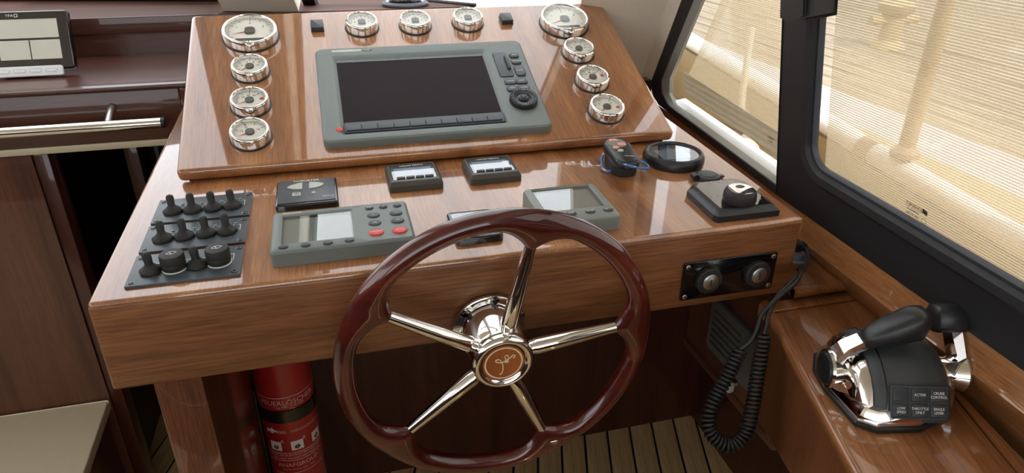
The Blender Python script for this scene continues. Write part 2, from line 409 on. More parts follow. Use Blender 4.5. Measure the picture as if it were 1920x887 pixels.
# window_2: large aft window
o2 = [(.166, -.012), (.166, .66), (-.95, .66), (-.95, -.012)][::-1]
i2 = rrect(-.83, .088, .068, .58, .036, 8)
w2 = struct(wobj('window_2', ring([(o2, .03), (o2, .0), (inset(i2, -.022), .0), (inset(i2, -.014), -.006), (inset(i2, -.004), -.004), (i2, .002), (i2, .010)], (-.37, .32)), 'frame'))
wobj('seal', ring([(inset(i2, -.0005), .003), (inset(i2, .004), .002), (inset(i2, .006), .006), (inset(i2, .006), .010)], (-.37, .32)), 'seal', w2)
wobj('inner_bead', box(-.80, .058, .0505, .0555, -.0015, .0004, .0005), 'alu', w2)
wobj('pane', prism(inset(i2, .001), .010, .013), 'glass', w2, 0)
# latch moulding at the head of the pillar
wobj('blind_guide', prism([(.118, .279), (.118, .66), (.040, .66), (.040, .293), (.098, .277)][::-1], -.034, -.0075, .004), 'black', w2)
wobj('blind_guide_rib', prism([(.071, .287), (.071, .66), (.060, .66), (.060, .290)][::-1], -.038, -.033, .002), 'black', w2)
# glass maker's mark, readable from outside
text('BOHAMET', .0075, 'ink', w2, -.1105, .0885, .0095, squash=.8)
text('TEMPERLIT', .0042, 'ink', w2, -.109, .0825, .0095)
text('43R 001582', .0042, 'ink', w2, -.109, .0775, .0095)
mk = wobj('maker_mark', ring([(ell(-.1275, .0775, .0036, .0036, 20), .0095), (ell(-.1275, .0775, .003, .003, 20), .0095)], (-.1275, .0775)), 'ink', w2, 0)
wobj('maker_mark', loft([[(-.1235, .0925, .0095), (-.1235, .0870, .0095), (-.131, .0855, .0095), (-.131, .0905, .0095)], [(-.1235, .0925, .0097), (-.1235, .0870, .0097), (-.131, .0855, .0097), (-.131, .0905, .0097)]]), 'ink', w2, 0)
# window_1: raked forward quarter light
rk = -.894
def rak(b, off=0.): return .688+rk*(b-.03)+off
ob1 = [(.166, -.010), (.645, .004), (.674, .016), (rak(.04, .008), .04), (rak(.53, .008), .53), (.166, .53)]
ib1 = [(.168, .003), (.600, .016), (.632, .034), (rak(.06, -.028), .06), (rak(.50, -.028), .50), (.168, .50)]
c1 = (.30, .2)
w1 = struct(wobj('window_1', ring([(ob1, .012), (ob1, -.002), (ib1, .0), (ib1, .006)], c1), 'frame'))
ib1b = [(.169, .005), (.585, .018), (.612, .036), (rak(.07, -.048), .07), (rak(.48, -.046), .48), (.169, .48)]
wobj('reveal', ring([(ib1, .003), (ib1b, .010), (ib1b, .016)], c1), 'alu', w1)
wobj('pane', prism(ib1b, .016, .019), 'glass', w1, 0)
wobj('sill_moulding', prism([(.168, -.012), (.62, .000), (.62, .0145), (.168, .0015)], .0195, .050), 'gelcoat', w1, 0)
# cream A-pillar and headlining above the windows
def strip(b): return rak(b, .010)
ap = [(strip(.0), .0), (strip(.0)+.055, .0), (strip(1.1)+.055, 1.1), (strip(1.1), 1.1)]
struct(wobj('trim_3', prism(ap, -.002, .012), 'cream', None, 0))
cb = FW @ Vector((strip(-.05)+.055, -.05, -.002)); ct = FW @ Vector((strip(1.1)+.055, 1.1, -.002))
dv = LD*-.16+Vector((0, .02, 0))
pf = struct(finish('trim_4', loft([[cb, cb+dv, cb+dv+Vector((.02, .08, 0)), cb+Vector((.02, .08, 0))], [ct, ct+dv, ct+dv+Vector((.02, .08, 0)), ct+Vector((.02, .08, 0))]]), 'cream', None, 0))
struct(wobj('wall_right', prism([(-2.2, .66), (.166, .66), (.166, .531), (strip(.531), .531), (strip(1.2), 1.2), (-2.2, 1.2)], .0, .03), 'cream', None, 0))
struct(wobj('wall_right_aft', prism([(-2.2, -.012), (-.951, -.012), (-.951, .66), (-2.2, .66)], .0, .03), 'frame', None, 0))
# wooden coaming below the windows: upper face, rounded ridge, lower strip down to the ledge
def coam(y):
    x = .93+.055*y
    return [(x+.05, y, -.032), (x+.004, y, -.032), (x+.002, y, -.038), (x+.006, y, -.072), (x+.000, y, -.082), (x+.004, y, -.092), (x+.03, y, -.127), (x+.05, y, -.1675)]
cl = [coam(-1.6+i*.1) for i in range(24)]
tr = struct(finish('trim_5', loft(cl), 'teak_v', None, 50))

# ================================================================== outside
bw = .15
def sheer(y): return -.12+.098*y
o = finish('side_deck', box(.93, 1.62, -2.5, 2.2, -.20, -.166), 'deck', None, 0); struct(o)
bl = loft([[(1.285, y, min(-.164, sheer(y)-.02)), (1.285, y, sheer(y)-.01), (1.33, y, sheer(y)-.01), (1.33, y, min(-.164, sheer(y)-.02))] for y in (-2.5, -1, 0, 1, 2.2)])
tag(finish('bulwark', bl, 'deck', None, 0), 'sand coloured bulwark along the side deck outside the windows', 'bulwark')
rl = thing('guard_rail', 'white tubular rail running along the top of the bulwark outside', 'rail', T((0, 0, 0)))
finish('tube', tube([(1.3, y, sheer(y)+.0145) for y in (-2.5, -1.5, -.5, .3, 1, 1.6, 2.2)], .022, 14), 'gelcoat', rl)
finish('rail_collar', tube([(1.3, .36, sheer(.36)+.012), (1.3, .395, sheer(.395)+.012)], .026, 14), 'stanchion', rl)
for y0, lean, lab in ((.291, .0, 'sand coloured upright stanchion on the bulwark seen through the aft mesh window'), (-.02, .03, 'sand coloured leaning stanchion on the bulwark at the aft end of the big window')):
    st = thing('stanchion', lab, 'stanchion', T((1.3, y0, sheer(y0)+.040)))
    finish('post', tube([(0, 0, 0), (lean*.3, -lean, .3), (lean*.6, -lean*2, .7)], .015, 12), 'stanchion', st)
    finish('foot', lathe([(.026, 0), (.026, .01), (.016, .02)], 16), 'stanchion', st)
rp = smooth_path([(1.27, .80, .10), (1.265, .79, -.02), (1.262, .775, -.085), (1.268, .75, -.11), (1.258, .735, -.125), (1.262, .765, -.135), (1.266, .745, -.145), (1.256, .72, -.152), (1.258, .742, -.154), (1.25, .70, -.155), (1.24, .66, -.155)], 6)
tag(finish('mooring_line', tube(rp, .008, 8), 'rope'), 'knotted white rope hanging over the bulwark outside the quarter window', 'rope')
pt = finish('pontoon', box(1.75, 3.05, -3.5, 9, -.75, -.60, .0), 'pontoon', None, 0); struct(pt)
dk = struct(finish('dock', box(3.06, 9, -4, 12, -.9, -.66), 'caulk', None, 0))
dm = None
for i in range(26):
    if dm is None: dm = finish('plank', box(-.088, .088, -7.5, 7.5, -.02, .0, .004, 1), 'dockwood', dk, 0); o = dm
    else: o = dm.copy(); COL.objects.link(o)
    o.location = (3.2+i*.19, 4.0+random.uniform(-.2, .2), -.62+random.uniform(-.003, .003))
struct(finish('harbour_ground', box(-30, 40, -30, 40, -1.45, -1.4), 'pontoon', None, 0))
for k, (px_, py_) in enumerate(((4.3, 3.6), (5.2, 6.8))):
    t = thing('dock_bollard', ['dark mooring bollard on the dock planks nearer the boat', 'dark mooring bollard on the dock planks further out'][k], 'bollard', T((px_, py_, -.62)), None)
    finish('post', lathe([(.12, 0), (.11, .03), (.08, .06), (.07, .22), (.12, .27), (.13, .31), (.08, .34)], 20), 'deck', t)
    finish('crossbar', tube([(-.2, 0, .2), (.2, 0, .2)], .03, 10), 'deck', t)
# sun screens fixed outside the side windows
sc1 = thing('sunscreen', 'beige mesh sunscreen outside the raked forward quarter window', 'sunscreen', FW)
s1 = [(.140, .055), (.60, .076), (rak(.076, -.062), .077), (rak(.6, -.06), .6), (.140, .6)]
finish('mesh', prism(s1, .044, .0447), 'mesh', sc1, 0)
finish('hem', prism([(.140, .014), (.60, .029), (.612, .0765), (.140, .0555)], .0435, .0450), 'hem', sc1, 0)
text('TREMLI', .006, 'ink', sc1, .262, .043, .043); text('43R 00', .004, 'ink', sc1, .262, .037, .043); text('E', .005, 'ink', sc1, .238, .037, .043)
sc2 = thing('sunscreen', 'beige mesh sunscreen outside the large aft side window', 'sunscreen', FW)
finish('mesh', prism([(-1.1, -.02), (.112, -.02), (.112, .7), (-1.1, .7)], .044, .0447), 'mesh', sc2, 0)
finish('hem', prism([(-1.1, -.05), (.112, -.05), (.112, -.019), (-1.1, -.019)], .0435, .0450), 'hem', sc2, 0)

# ================================================================== helm console
con = thing('helm_console', 'varnished wooden helm console with a sloping instrument panel and deep front board', 'console', T((0, 0, 0)))
def cobj(name, bm, mat, mw=None, sm=35):
    o = finish(name, bm, mat, con, sm)
    if mw is not None: o.matrix_basis = mw
    return o
cobj('top', box(0, .866, .0, .678, -.03, 0, .0055, 3), 'teak_v', FD)
cobj('front_board', box(0, .861, -.0006, .024, -.1135, -.004, .004, 3), 'teak_x')
cobj('side_board', box(.002, .026, .02, .676, -.1135, -.006), 'teak_v', None, 0)
cobj('side_board', box(.836, .860, .02, .676, -.1135, -.006), 'teak_v', None, 0)
cobj('underside', box(.02, .84, .02, .67, -.1, -.09), 'bulk', None, 0)
cobj('steering_block', box(.411, .449, .0, .06, -.1345, -.1135), 'bulk', None, 0)
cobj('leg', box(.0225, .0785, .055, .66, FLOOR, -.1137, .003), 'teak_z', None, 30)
cobj('instrument_panel', box(0, .771, 0, .3952, -.021, 0, .0075, 4), 'teak_v', FP)
# wedge that carries the panel
yb = lambda v: (V*v)
A = G-TN*.0205; Bp = A+TT*.39
wz = [(A.y+.012, (V*((A.y+.012)/V.y)).z+.0005), (Bp.y, (V*(Bp.y/V.y)).z+.0005), (Bp.y, Bp.z), (A.y+.012, A.z+.012*math.tan(t_))]
cobj('riser', loft([[(.058, y, z) for y, z in wz], [(.808, y, z) for y, z in wz]]), 'teak_x', None, 0)

# ================================================================== port side: shelf, rail, weather station, seat
sh = thing('shelf_unit', 'dark mahogany open shelf with a cream underside strip above the companionway', 'shelf', T((0, 0, 0)))
finish('fascia', box(-1.5, -.0035, BULK+.002, BULK+.03, -.036, .060, .003), 'mahog_x', sh, 30)
finish('fascia_end', box(-.0035, .046, BULK+.002, BULK+.03, .036, .060, .002), 'mahog_x', sh, 30)
finish('lip', box(-1.5, .046, BULK-.003, BULK+.03, .0605, .0685, .003, 3), 'mahog_x', sh, 30)
finish('underside_strip', box(-1.5, -.0035, BULK+.0005, BULK+.045, -.0488, -.0365, .001), 'counter', sh, 30)
finish('shelf_board', box(-1.5, .046, BULK+.03, .98, .055, .0668), 'mahog_x', sh, 0)
finish('back_panel', box(-1.5, .046, .9805, .999, .0668, .1145), 'mahog_x', sh, 0)
finish('back_trim', box(-1.5, .3, .976, .9805, .1135, .1475, .002), 'mahog_x', sh, 30)
hr = thing('handrail', 'polished steel handrail with a black end cap in front of the dark shelf', 'handrail', T((0, 0, 0)))
finish('rail', tube([(-1.2, .628, .011), (-.0335, .628, .011)], .0098, 24), 'chrome', hr)
finish('end_cap', tube([(-.0335, .628, .011), (-.0285, .628, .011), (-.0265, .628, .011)], [.0100, .0100, .008], 24), 'black', hr)
for xb in (-.122, -.62, -1.1):
    finish('bracket', tube([(xb, .632, .014), (xb, .655, .024), (xb, .6775, .031)], [.006, .006, .0075], 14), 'steel', hr)
# weather station
kx = math.radians(20)
FT = frame((-.395, .80, .0735), (1, 0, 0), (0, math.sin(kx), math.cos(kx)), (0, -math.cos(kx), math.sin(kx)))
ws = thing('weather_station', 'black weather station with a divided display painted pale as reflected sky and white button bar on the shelf', 'weather station', FT)
finish('case', ring([(rrect(0, .192, .008, .116, .004), -.016), (rrect(0, .192, .008, .116, .004), .002), (rrect(.0015, .1905, .0095, .1145, .004), .004), (rrect(.016, .174, .026, .102, .001), .004), (rrect(.016, .174, .026, .102, .001), .0025)], (.095, .062), True, True), 'gloss_black', ws)
finish('display', box(.0165, .1735, .0665, .1015, .0026, .0032), 'lcd_reflection', ws, 0)
for k in range(3): finish('display', box(.0165+k*.0531, .0675+k*.0531, .0268, .0625, .0026, .0032), 'lcd_reflection', ws, 0)
finish('cover_glass', prism(rrect(.002, .19, .010, .114, .004), .0042, .0048), 'dial_glass', ws, 0)
bb = finish('button_bar', prism(rrect(.055, .173, -.0055, .0135, .004), .004, .010, .0015), 'white_pl', ws)
for k in range(4):
    c = .0735+k*.0268
    finish('button', prism(rrect(c-.0095, c+.0095, .0014, .0072, .0024), .0100, .0108, .0004), 'white', bb)
    finish('button_outline', ring([(rrect(c-.0102, c+.0102, .0015, .0079, .003), .0101), (rrect(c-.0095, c+.0095, .0022, .0072, .0024), .0101)], (c, .0047)), 'grey_print', bb, 0)
finish('stand', box(.06, .13, .006, .05, -.03, -.0165, .002), 'black', ws, 30)
text('TFA', .006, 'white', ws, .096, .108, .005, squash=1.3)
finish('brand_mark', ring([(rrect(.104, .110, .105, .111, .001), .005), (rrect(.105, .109, .106, .110, .0005), .005)], (.107, .108)), 'white', ws, 0)
# cream-topped seat locker
sl = thing('seat_locker', 'low locker with a smooth cream top against the brown bulkhead', 'locker', T((0, 0, 0)))
tp = [(-1.58, -.6), (-.235, -.6), (-.2795, BULK-.003), (-1.58, BULK-.003)]
finish('top', prism(tp, -.640, -.617, .003), 'counter', sl)
finish('edging', tube([(-1.58, BULK-.006, -.6165), (-.2825, BULK-.006, -.6165), (-.2795, BULK-.0075, -.618), (-.2792, BULK-.011, -.622)], .0012, 8), 'white_edge', sl)
finish('body', prism([(-1.57, -.59), (-.25, -.59), (-.295, BULK-.01), (-1.57, BULK-.01)], FLOOR+.001, -.640), 'bulk', sl, 0)

# ================================================================== compass on the ledge
cp = thing('compass', 'black domed compass with white numerals on the windscreen ledge', 'compass', T((.466, 1.035, .1455)))
finish('base', lathe([(.054, 0), (.056, .002), (.056, .006), (.050, .009), (.046, .010)], 40), 'seal', cp)
finish('card', lathe([(.038, .010), (.041, .013), (.038, .026), (.030, .036), (.004, .04)], 40), 'gloss_black', cp)
finish('dome', lathe([(.046, .0102), (.0462, .016), (.043, .034), (.033, .048), (.018, .056), (.001, .059)], 40), 'dial_glass', cp)
for k in range(24):
    a = 2*pi*k/24
    def bend(p, a=a):
        th = a+p.x/.0415; return Vector((.0418*math.cos(th), .0418*math.sin(th), .0185+p.y))-Vector((math.cos(th), math.sin(th), 0))*(p.y*.4-.0004)
    text(str((k*15) % 360), .0065, 'white', cp, 0, 0, 0, bend=bend, name='numeral')

# ================================================================== gauges on the sloping panel
def gauge(name, label, x, y, r, needle, marks, nums, zone=None, big=False, square_hub=False, hz=.018, group=None):
    g = thing(name, label, 'gauge', FP @ T((x, y, .0003)), group)
    bw_ = .0045 if not big else .005
    ri = r-bw_
    finish('bezel', lathe([(r+.0002, .0010), (r, hz-.005), (r-.0006, hz-.0022), (r-.002, hz-.0005), (r-.0035, hz), (ri, hz-.001), (ri-.0004, hz-.003), (ri-.0008, hz-.006), (ri-.0012, .0100)], 56, cap1=False), 'chrome', g, 35)
    finish('contact_shadow_ring', lathe([(r+.0022, 0), (r+.0020, .0012), (r-.001, .0014)], 56), 'black', g, 35)  # black ring stands in for the contact shadow at the bezel's foot
    d = finish('dial', lathe([(ri-.0010, .004), (ri-.0010, .0105)], 48), 'dial', g, 30)
    finish('cover_glass', lathe([(ri, hz-.0032), (ri-.001, hz-.0026)], 48), 'dial_glass', g, 30)
    rd = ri-.003; zz = .01065
    tb = bmesh.new()
    for ang, ln, wd in marks:
        a = math.radians(ang); c, s = math.cos(a), math.sin(a); o_ = rd; i_ = rd-ln
        q = [Vector((c*o_-s*wd, s*o_+c*wd, zz)), Vector((c*o_+s*wd, s*o_-c*wd, zz)), Vector((c*i_+s*wd, s*i_-c*wd, zz)), Vector((c*i_-s*wd, s*i_+c*wd, zz))]
        tb.faces.new([tb.verts.new(p) for p in q])
    finish('scale_marks', tb, 'ink', d, 0)
    for s_txt, ang in nums:
        a = math.radians(ang); rr_ = rd-(.0125 if big else .0085)
        text(s_txt, .0075 if big else .0052, 'ink', d, math.cos(a)*rr_, math.sin(a)*rr_, .0107, name='numeral')
    if zone:
        a0, a1 = zone; seg = 6; tb = bmesh.new()
        pts = [(math.cos(math.radians(a0+(a1-a0)*i/seg))*rd, math.sin(math.radians(a0+(a1-a0)*i/seg))*rd, .0107) for i in range(seg+1)]
        pts += [(math.cos(math.radians(a1+(a0-a1)*i/seg))*(rd-.006), math.sin(math.radians(a1+(a0-a1)*i/seg))*(rd-.006), .0107) for i in range(seg+1)]
        tb.faces.new([tb.verts.new(p) for p in pts]); finish('red_zone', tb, 'needle_zone', d, 0)
    if needle is not None:
        a = math.radians(needle); c, s = math.cos(a), math.sin(a); ln = rd*.82
        q = [(s*.0014, -c*.0014), (c*ln, s*ln), (-s*.0014, c*.0014)]
        finish('needle', prism(q, .0112, .0116), 'needle', g, 0)
    hb = rrect(-.0065, .0065, -.0065, .0065, .0055 if not square_hub else .002) if not big else rrect(-.0085, .0085, -.0095, .0095, .006)
    finish('hub_cap', prism(hb, .0106, .0138, .0010), 'hubcap', g)
    if big:
        finish('counter_window', prism(rrect(-.0235, .0235, -.0275, -.0205, .002), .0104, .0109), 'hubcap', d, 0)
        finish('set_button', lathe([(.0055, -.0002), (.0055, .0012), (.004, .0024)], 20), 'chrome', g).matrix_basis = T((0, -r+.0026, hz-.0035)) @ Matrix.Rotation(math.radians(35), 4, 'X')
    return g
tach = [(210-k*7.5, .006 if k % 4 == 0 else .0035, .0006 if k % 4 == 0 else .0003) for k in range(33)]
small = [(200-k*27.5, .005 if k % 2 == 0 else .003, .0005) for k in range(9)]
lowt = [(195-k*9, .004, .0004) for k in range(6)]+[(125, .004, .0005), (90, .005, .0006), (70, .003, .0004), (50, .005, .0006)]
GA = 'round chrome gauges on the sloping panel'
tn = [('1', 150), ('2', 90), ('3', 30)]
gauge('tachometer', 'large chrome tachometer in the panel corner beside the open shelf', .1003, .3226, .0453, 195, tach, tn, big=True)
gauge('pressure_gauge', 'small chrome gauge just below the tachometer on the shelf side of the panel', .1003, .2223, .0288, 215, small, [('0', 160), ('4', 110), ('8', 62), ('10', 15)])
gauge('temperature_gauge', 'small chrome temperature gauge with red zone, second below the shelf side tachometer', .1003, .1362, .0288, 205, lowt, [('70', 140), ('80', 98), ('90', 58)], zone=(0, 18))
gauge('voltmeter', 'small chrome voltmeter, lowest gauge on the shelf side of the panel', .1010, .0618, .0288, 205, [(160, .004, .0005), (112, .006, .0007), (70, .004, .0005), (28, .004, .0005)], [('10', 118), ('12', 160), ('16', 25)])
gauge('tachometer', 'large chrome tachometer in the panel corner beside the cream pillar', .6691, .3218, .0462, 205, tach, tn, big=True)
gauge('pressure_gauge', 'small chrome gauge just below the tachometer on the window side of the panel', .6684, .2268, .0290, 215, small, [('0', 160), ('4', 110), ('8', 62), ('10', 15)])
gauge('temperature_gauge', 'small chrome temperature gauge with red zone, second below the window side tachometer', .6684, .1429, .0292, 205, lowt, [('70', 140), ('80', 98), ('90', 58)], zone=(0, 22))
gauge('voltmeter', 'small chrome voltmeter with red mark, lowest gauge on the window side of the panel', .6675, .0619, .0297, 215, [(160, .004, .0005), (112, .005, .0006), (60, .005, .0006)], [('8', 140), ('16', 45)], zone=(-14, 2))
sm_marks = [(180-k*22.5, .004, .0005) for k in range(9)]
for k, (x, y) in enumerate(((.2903, .3359), (.3860, .3350), (.4844, .3375))):
    gauge('level_gauge', ['small chrome gauge above the chart plotter next to the shelf side black button', 'small chrome gauge above the middle of the chart plotter, below the compass', 'small chrome gauge above the chart plotter next to the window side black button'][k], x, y, .0283, None, sm_marks, [('E', 170), ('1/2', 90), ('F', 10)], square_hub=True)
for k, x in enumerate((.2125, .5595)):
    t = thing('alarm_button', ['small square black push button beside the shelf side tachometer', 'small square black push button beside the window side tachometer'][k], 'button', FP @ T((x, .342, .0003)))
    finish('collar', prism(rrect(-.0112, .0112, -.0135, .0135, .001), 0, .0022, .0005), 'black', t)
    finish('cap', prism(rrect(-.0106, .0106, -.0128, .0128, .001), .0022, .0085, .001), 'key_dark', t)

# ================================================================== chart plotter
cx0, cy0 = .2058, .0264
cpf = FP @ T((cx0, cy0, .0003))
ch = thing('chart_plotter', 'large grey chart plotter with a dark switched-off screen in the sloping panel', 'chart plotter', cpf)
outer = rrect(-.001, .357, -.0045, .2325, .012, 6); sc_ = rrect(.0315, .2812, .0375, .1985, .0008, 1)
finish('housing', ring([(outer, 0), (outer, .010), (inset(outer, .0012), .0125), (inset(outer, .004), .0145), (rrect(.0235, .2895, .0085, .2085, .006), .0155), (rrect(.026, .287, .010, .206, .005), .0150), (rrect(.0305, .2822, .0125, .1995, .001, 1), .0112), (rrect(.0315, .2812, .0135, .1985, .0008, 1), .0105)], (.16, .115), True, True), 'grey', ch, 28)
finish('screen', box(.0318, .2809, .0378, .1982, .0106, .0112), 'screen', ch, 0)
finish('screen_shade', box(.0318, .2809, .1925, .1985, .0112, .0116), 'gloss_black', ch, 0)
kb = finish('soft_key_bar', prism(rrect(.0318, .2819, .0140, .0370, .003), .0108, .0150, .001), 'grey_dk', ch)
ws_ = [.0235]+[.0245]*9
xx = .0335
for k in range(10):
    finish('soft_key', prism(rrect(xx+.0003, xx+ws_[k]-.0003, .0165, .0290, .0015), .0150, .0172, .0008), 'grey_dk', kb); xx += ws_[k]
finish('power_light', lathe([(.0050, .0148), (.0050, .0158), (.0035, .0166)], 24, (.0240, .0215, 0)), 'red', ch)
finish('brand_plate', prism(rrect(.0255, .0760, .2170, .2232, .003), .0148, .0154, .0003), 'silver', ch)
finish('brand_plate', prism(rrect(.0765, .0935, .2172, .2230, .003), .0148, .0154, .0003), 'grey_dk', ch)
text('Raymarine', .0052, 'white', ch, .050, .2201, .01555); text('E120', .005, 'white', ch, .0845, .2201, .01555)
cdoor = finish('card_door', prism(rrect(.2975, .3225, .1245, .1930, .004), .0148, .0172, .0012), 'grey_dk', ch)
finish('door_latch', box(.3155, .3205, .142, .180, .0172, .0205, .001), 'black', cdoor, 30)
for yv in (.1325, .1835): finish('hinge', box(.2978, .2995, yv-.002, yv+.002, .0172, .0179), 'black', cdoor, 0)
for x, y, ww, hh, s1_ in ((.3353, .1826, .0085, .0065, 'PAGE'), (.3352, .1645, .0085, .0068, 'WPTS MOB'), (.3352, .1381, .0085, .0135, 'RANGE'), (.3114, .1105, .0100, .0070, 'ACTIVE'), (.3314, .1101, .0100, .0070, 'DATA'), (.3111, .0919, .0100, .0070, 'MENU'), (.3310, .0918, .0100, .0070, 'CANCEL')):
    kk = finish('key', prism(rrect(x-ww, x+ww, y-hh, y+hh, min(hh, .0045)), .0148, .0178, .0014), 'grey_dk', ch)
    text(s1_, .0034, 'white', kk, x, y, .0180)
ro = thing
dl = finish('rotary_knob', lathe([(.0232, .0148), (.0235, .017), (.0232, .0215), (.021, .0238), (.0165, .0232), (.0125, .0224), (.0115, .0208)], 48, (.3218, .0600, 0)), 'black', ch)
for k in range(36):
    a = 2*pi*k/36
    if k == 0: rb = finish('rib', box(.0165, .0226, -.0007, .0007, .0222, .0246), 'gloss_black', dl, 0); o = rb
    else: o = rb.copy(); COL.objects.link(o)
    o.matrix_basis = T((.3218, .0600, 0)) @ Matrix.Rotation(a, 4, 'Z')
finish('knob_centre', lathe([(.0085, .0205), (.0088, .0232), (.0065, .0245), (.0045, .0240), (.004, .0252), (.002, .0256)], 28, (.3218, .0600, 0)), 'key_dark', dl)

# ================================================================== switch plates on the dash
def screw(parent, x, y, z, r=.0032, mat='plate'):
    s = finish('screw', lathe([(r, -.0002), (r, .0006), (r*.7, .0011)], 18, (x, y, z)), mat, parent)
    finish('screw_ring', ring([(ell(x, y, r*1.25, r*1.25, 20), z+.0001), (ell(x, y, r, r, 20), z+.0002)], (x, y)), 'gloss_black', s, 0)
    c = bmesh.new(); box(x-r*.6, x+r*.6, y-r*.12, y+r*.12, z+.0010, z+.00125, bm=c); box(x-r*.12, x+r*.12, y-r*.6, y+r*.6, z+.0010, z+.00125, bm=c)
    finish('screw_slot', c, 'gloss_black', s, 0)
    return s
def toggle(pl, x, y, lean):
    b = finish('toggle_boot', lathe([(.0122, .003), (.0126, .0044), (.0116, .0070), (.0080, .0094), (.0058, .0115), (.0047, .0130)], 8), 'rubber', pl, 50)
    b.matrix_basis = T((x, y, 0))
    d = Vector((lean[0], lean[1], 1)).normalized(); p = Vector((0, 0, .012))
    finish('lever', tube([p-d*.002, p+d*.003, p+d*.007, p+d*.0108, p+d*.0136, p+d*.0150], [.0046, .0044, .0048, .0049, .0042, .0020], 16), 'rubber', b, 60)
    return b
def bracket(pl, x, y):
    bm = bmesh.new(); z = .00312; wln = .00035
    def ln(x0, y0, x1, y1): box(min(x0, x1)-wln, max(x0, x1)+wln, min(y0, y1)-wln, max(y0, y1)+wln, z, z+.0001, bm=bm)
    ln(x-.004, y+.013, x+.0145, y+.013); ln(x+.0145, y+.013, x+.0145, y-.001)
    finish('printed_line', bm, 'white', pl, 0)
PL = [(.1700, .2395), (.0960, .1635), (.0210, .0885)]
labs = ['dark switch plate with four toggles, furthest up the dash next to the sloping panel', 'dark switch plate with four toggles, between the other two switch plates', 'dark switch plate with two toggles and two wiper knobs near the front edge']
rows = [[(.0555, .198), (.0795, .1975), (.1045, .1975), (.1285, .1985)], [(.0555, .123), (.0795, .1245), (.1045, .1255), (.1285, .1265)], [(.0555, .048), (.0795, .050), (.1035, .050), (.127, .052)]]
for k, (v0, v1) in enumerate(PL):
    t = thing('switch_plate', labs[k], 'switch panel', FD @ T((0, 0, .0003)))
    finish('plate', prism(rrect(.033, .1510, v0, v1, .001), 0, .003, .0004), 'plate', t, 30)
    for sx in (.0385, .1455):
        for sy in (v0+.0065, v1-.0065): screw(t, sx, sy, .003)
    for i, (u, v) in enumerate(rows[k]):
        bracket(t, u, v+.004)
        if k == 2 and i in (1, 3):
            kn = finish('wiper_knob', lathe([(.0118, .003), (.0128, .0045), (.0132, .010), (.0126, .0115), (.0134, .0125), (.0132, .0205), (.0122, .0222), (.010, .0228)], 40), 'rubber', t, 40)
            kn.matrix_basis = T((u, v, 0))
            finish('knob_ring', lathe([(.0136, .003), (.0136, .0040), (.0120, .0042)], 40), 'white', kn)
            ic = bmesh.new()
            pts = [(-.0052, -.0010), (-.0030, .0026), (.0020, .0034), (.0056, .0018), (.0025, -.0020), (-.0010, -.0028), (-.0052, -.0010)]
            tube([(x_, y_, .0229) for x_, y_ in pts], .00032, 6, bm=ic); tube([(.0012, -.0032, .0229), (-.0022, .0022, .0229)], .00035, 6, bm=ic)
            finish('wiper_symbol', ic, 'white', kn, 0)
        else:
            toggle(t, u, v, (-.12+.03*i*(k < 2)*-.2, .55 if k < 2 else .25))
        if not (k == 2 and i in (1, 3)):
            finish('indicator_light', lathe([(.0024, .003), (.0024, .0042), (.0013, .005)], 16, (u+.009, v+.0195, 0)), 'led', t)

# ================================================================== thruster panel
th = thing('thruster_panel', 'black thruster control pad with two silver arrow buttons', 'control panel', FD @ T((0, 0, .0003)))
finish('pad', prism(rrect(.1835, .2655, .1745, .2545, .004), 0, .0085, .003), 'gloss_black', th)
finish('keypad_foil', prism(rrect(.1862, .2622, .1790, .2518, .002), .0085, .0095, .0003), 'plate', th)
for nm, pts in (('arrow_button', [(.2185, .2185), (.2185, .2400), (.2120, .2385), (.2025, .2335), (.1985, .2285), (.1990, .2255), (.2050, .2215), (.2120, .2190)]), ('arrow_button', [(.2275, .2185), (.2340, .2190), (.2430, .2225), (.2470, .2270), (.2475, .2310), (.2430, .2350), (.2350, .2385), (.2275, .2400)])):
    a = Vector(pts[0]); area = sum(pts[i-1][0]*pts[i][1]-pts[i][0]*pts[i-1][1] for i in range(len(pts)))
    finish(nm, prism(pts if area > 0 else pts[::-1], .0095, .0108, .0006), 'silver', th)
pb = finish('power_button', prism(rrect(.2055, .2165, .1985, .2085, .0008), .0095, .0104, .0003), 'silver', th)
finish('power_symbol', ring([(ell(.211, .2035, .0034, .003, 24), .0105), (ell(.211, .2035, .0024, .002, 24), .0105)], (.211, .2035)), 'grey_dk', pb, 0)
finish('power_symbol', box(.2106, .2114, .2035, .2075, .0104, .01055), 'grey_dk', pb, 0)
finish('status_light', lathe([(.0028, .0095), (.0028, .0102), (.0015, .0106)], 18, (.2335, .2045, 0)), 'silver', th)
text('THRUSTER', .0062, 'white', th, .2235, .2470, .0097, squash=1.2); text('VETUS', .0044, 'white', th, .2525, .1905, .0097, squash=1.3)

# ================================================================== autopilot head
apl = thing('autopilot_control', 'grey autopilot control head with two red buttons and a pale display', 'autopilot', FD @ T((0, 0, .0003)))
ao = rrect(.1845, .3505, .0305, .1335, .007, 6); as_ = rrect(.1965, .2795, .0490, .1195, .0008, 1)
finish('housing', ring([(ao, 0), (ao, .0165), (inset(ao, .0013), .0186), (inset(ao, .0035), .0200), (inset(as_, -.0025), .0206), (as_, .0190), (as_, .0150)], (.238, .083), True, True), 'grey', apl, 30)
finish('display', box(.1985, .2775, .0510, .1175, .0151, .0158), 'lcd', apl, 0)
finish('display_glass', box(.1966, .2794, .0491, .1194, .0184, .0188), 'screen_glass', apl, 0)
def key(parent, x, y, a, b_, z, mat, txt=None, h=.0026, size=.0034):
    k = finish('key', loft([[(x+a*q*math.cos(2*pi*i/24), y+b_*q*math.sin(2*pi*i/24), z+zz) for i in range(24)] for q, zz in ((1, -.001), (1, h*.4), (.92, h*.75), (.7, h*.95), (.4, h))]), mat, parent, 60)
    if txt: text(txt, size, 'white', k, x, y, z+h+.0001)
    return k
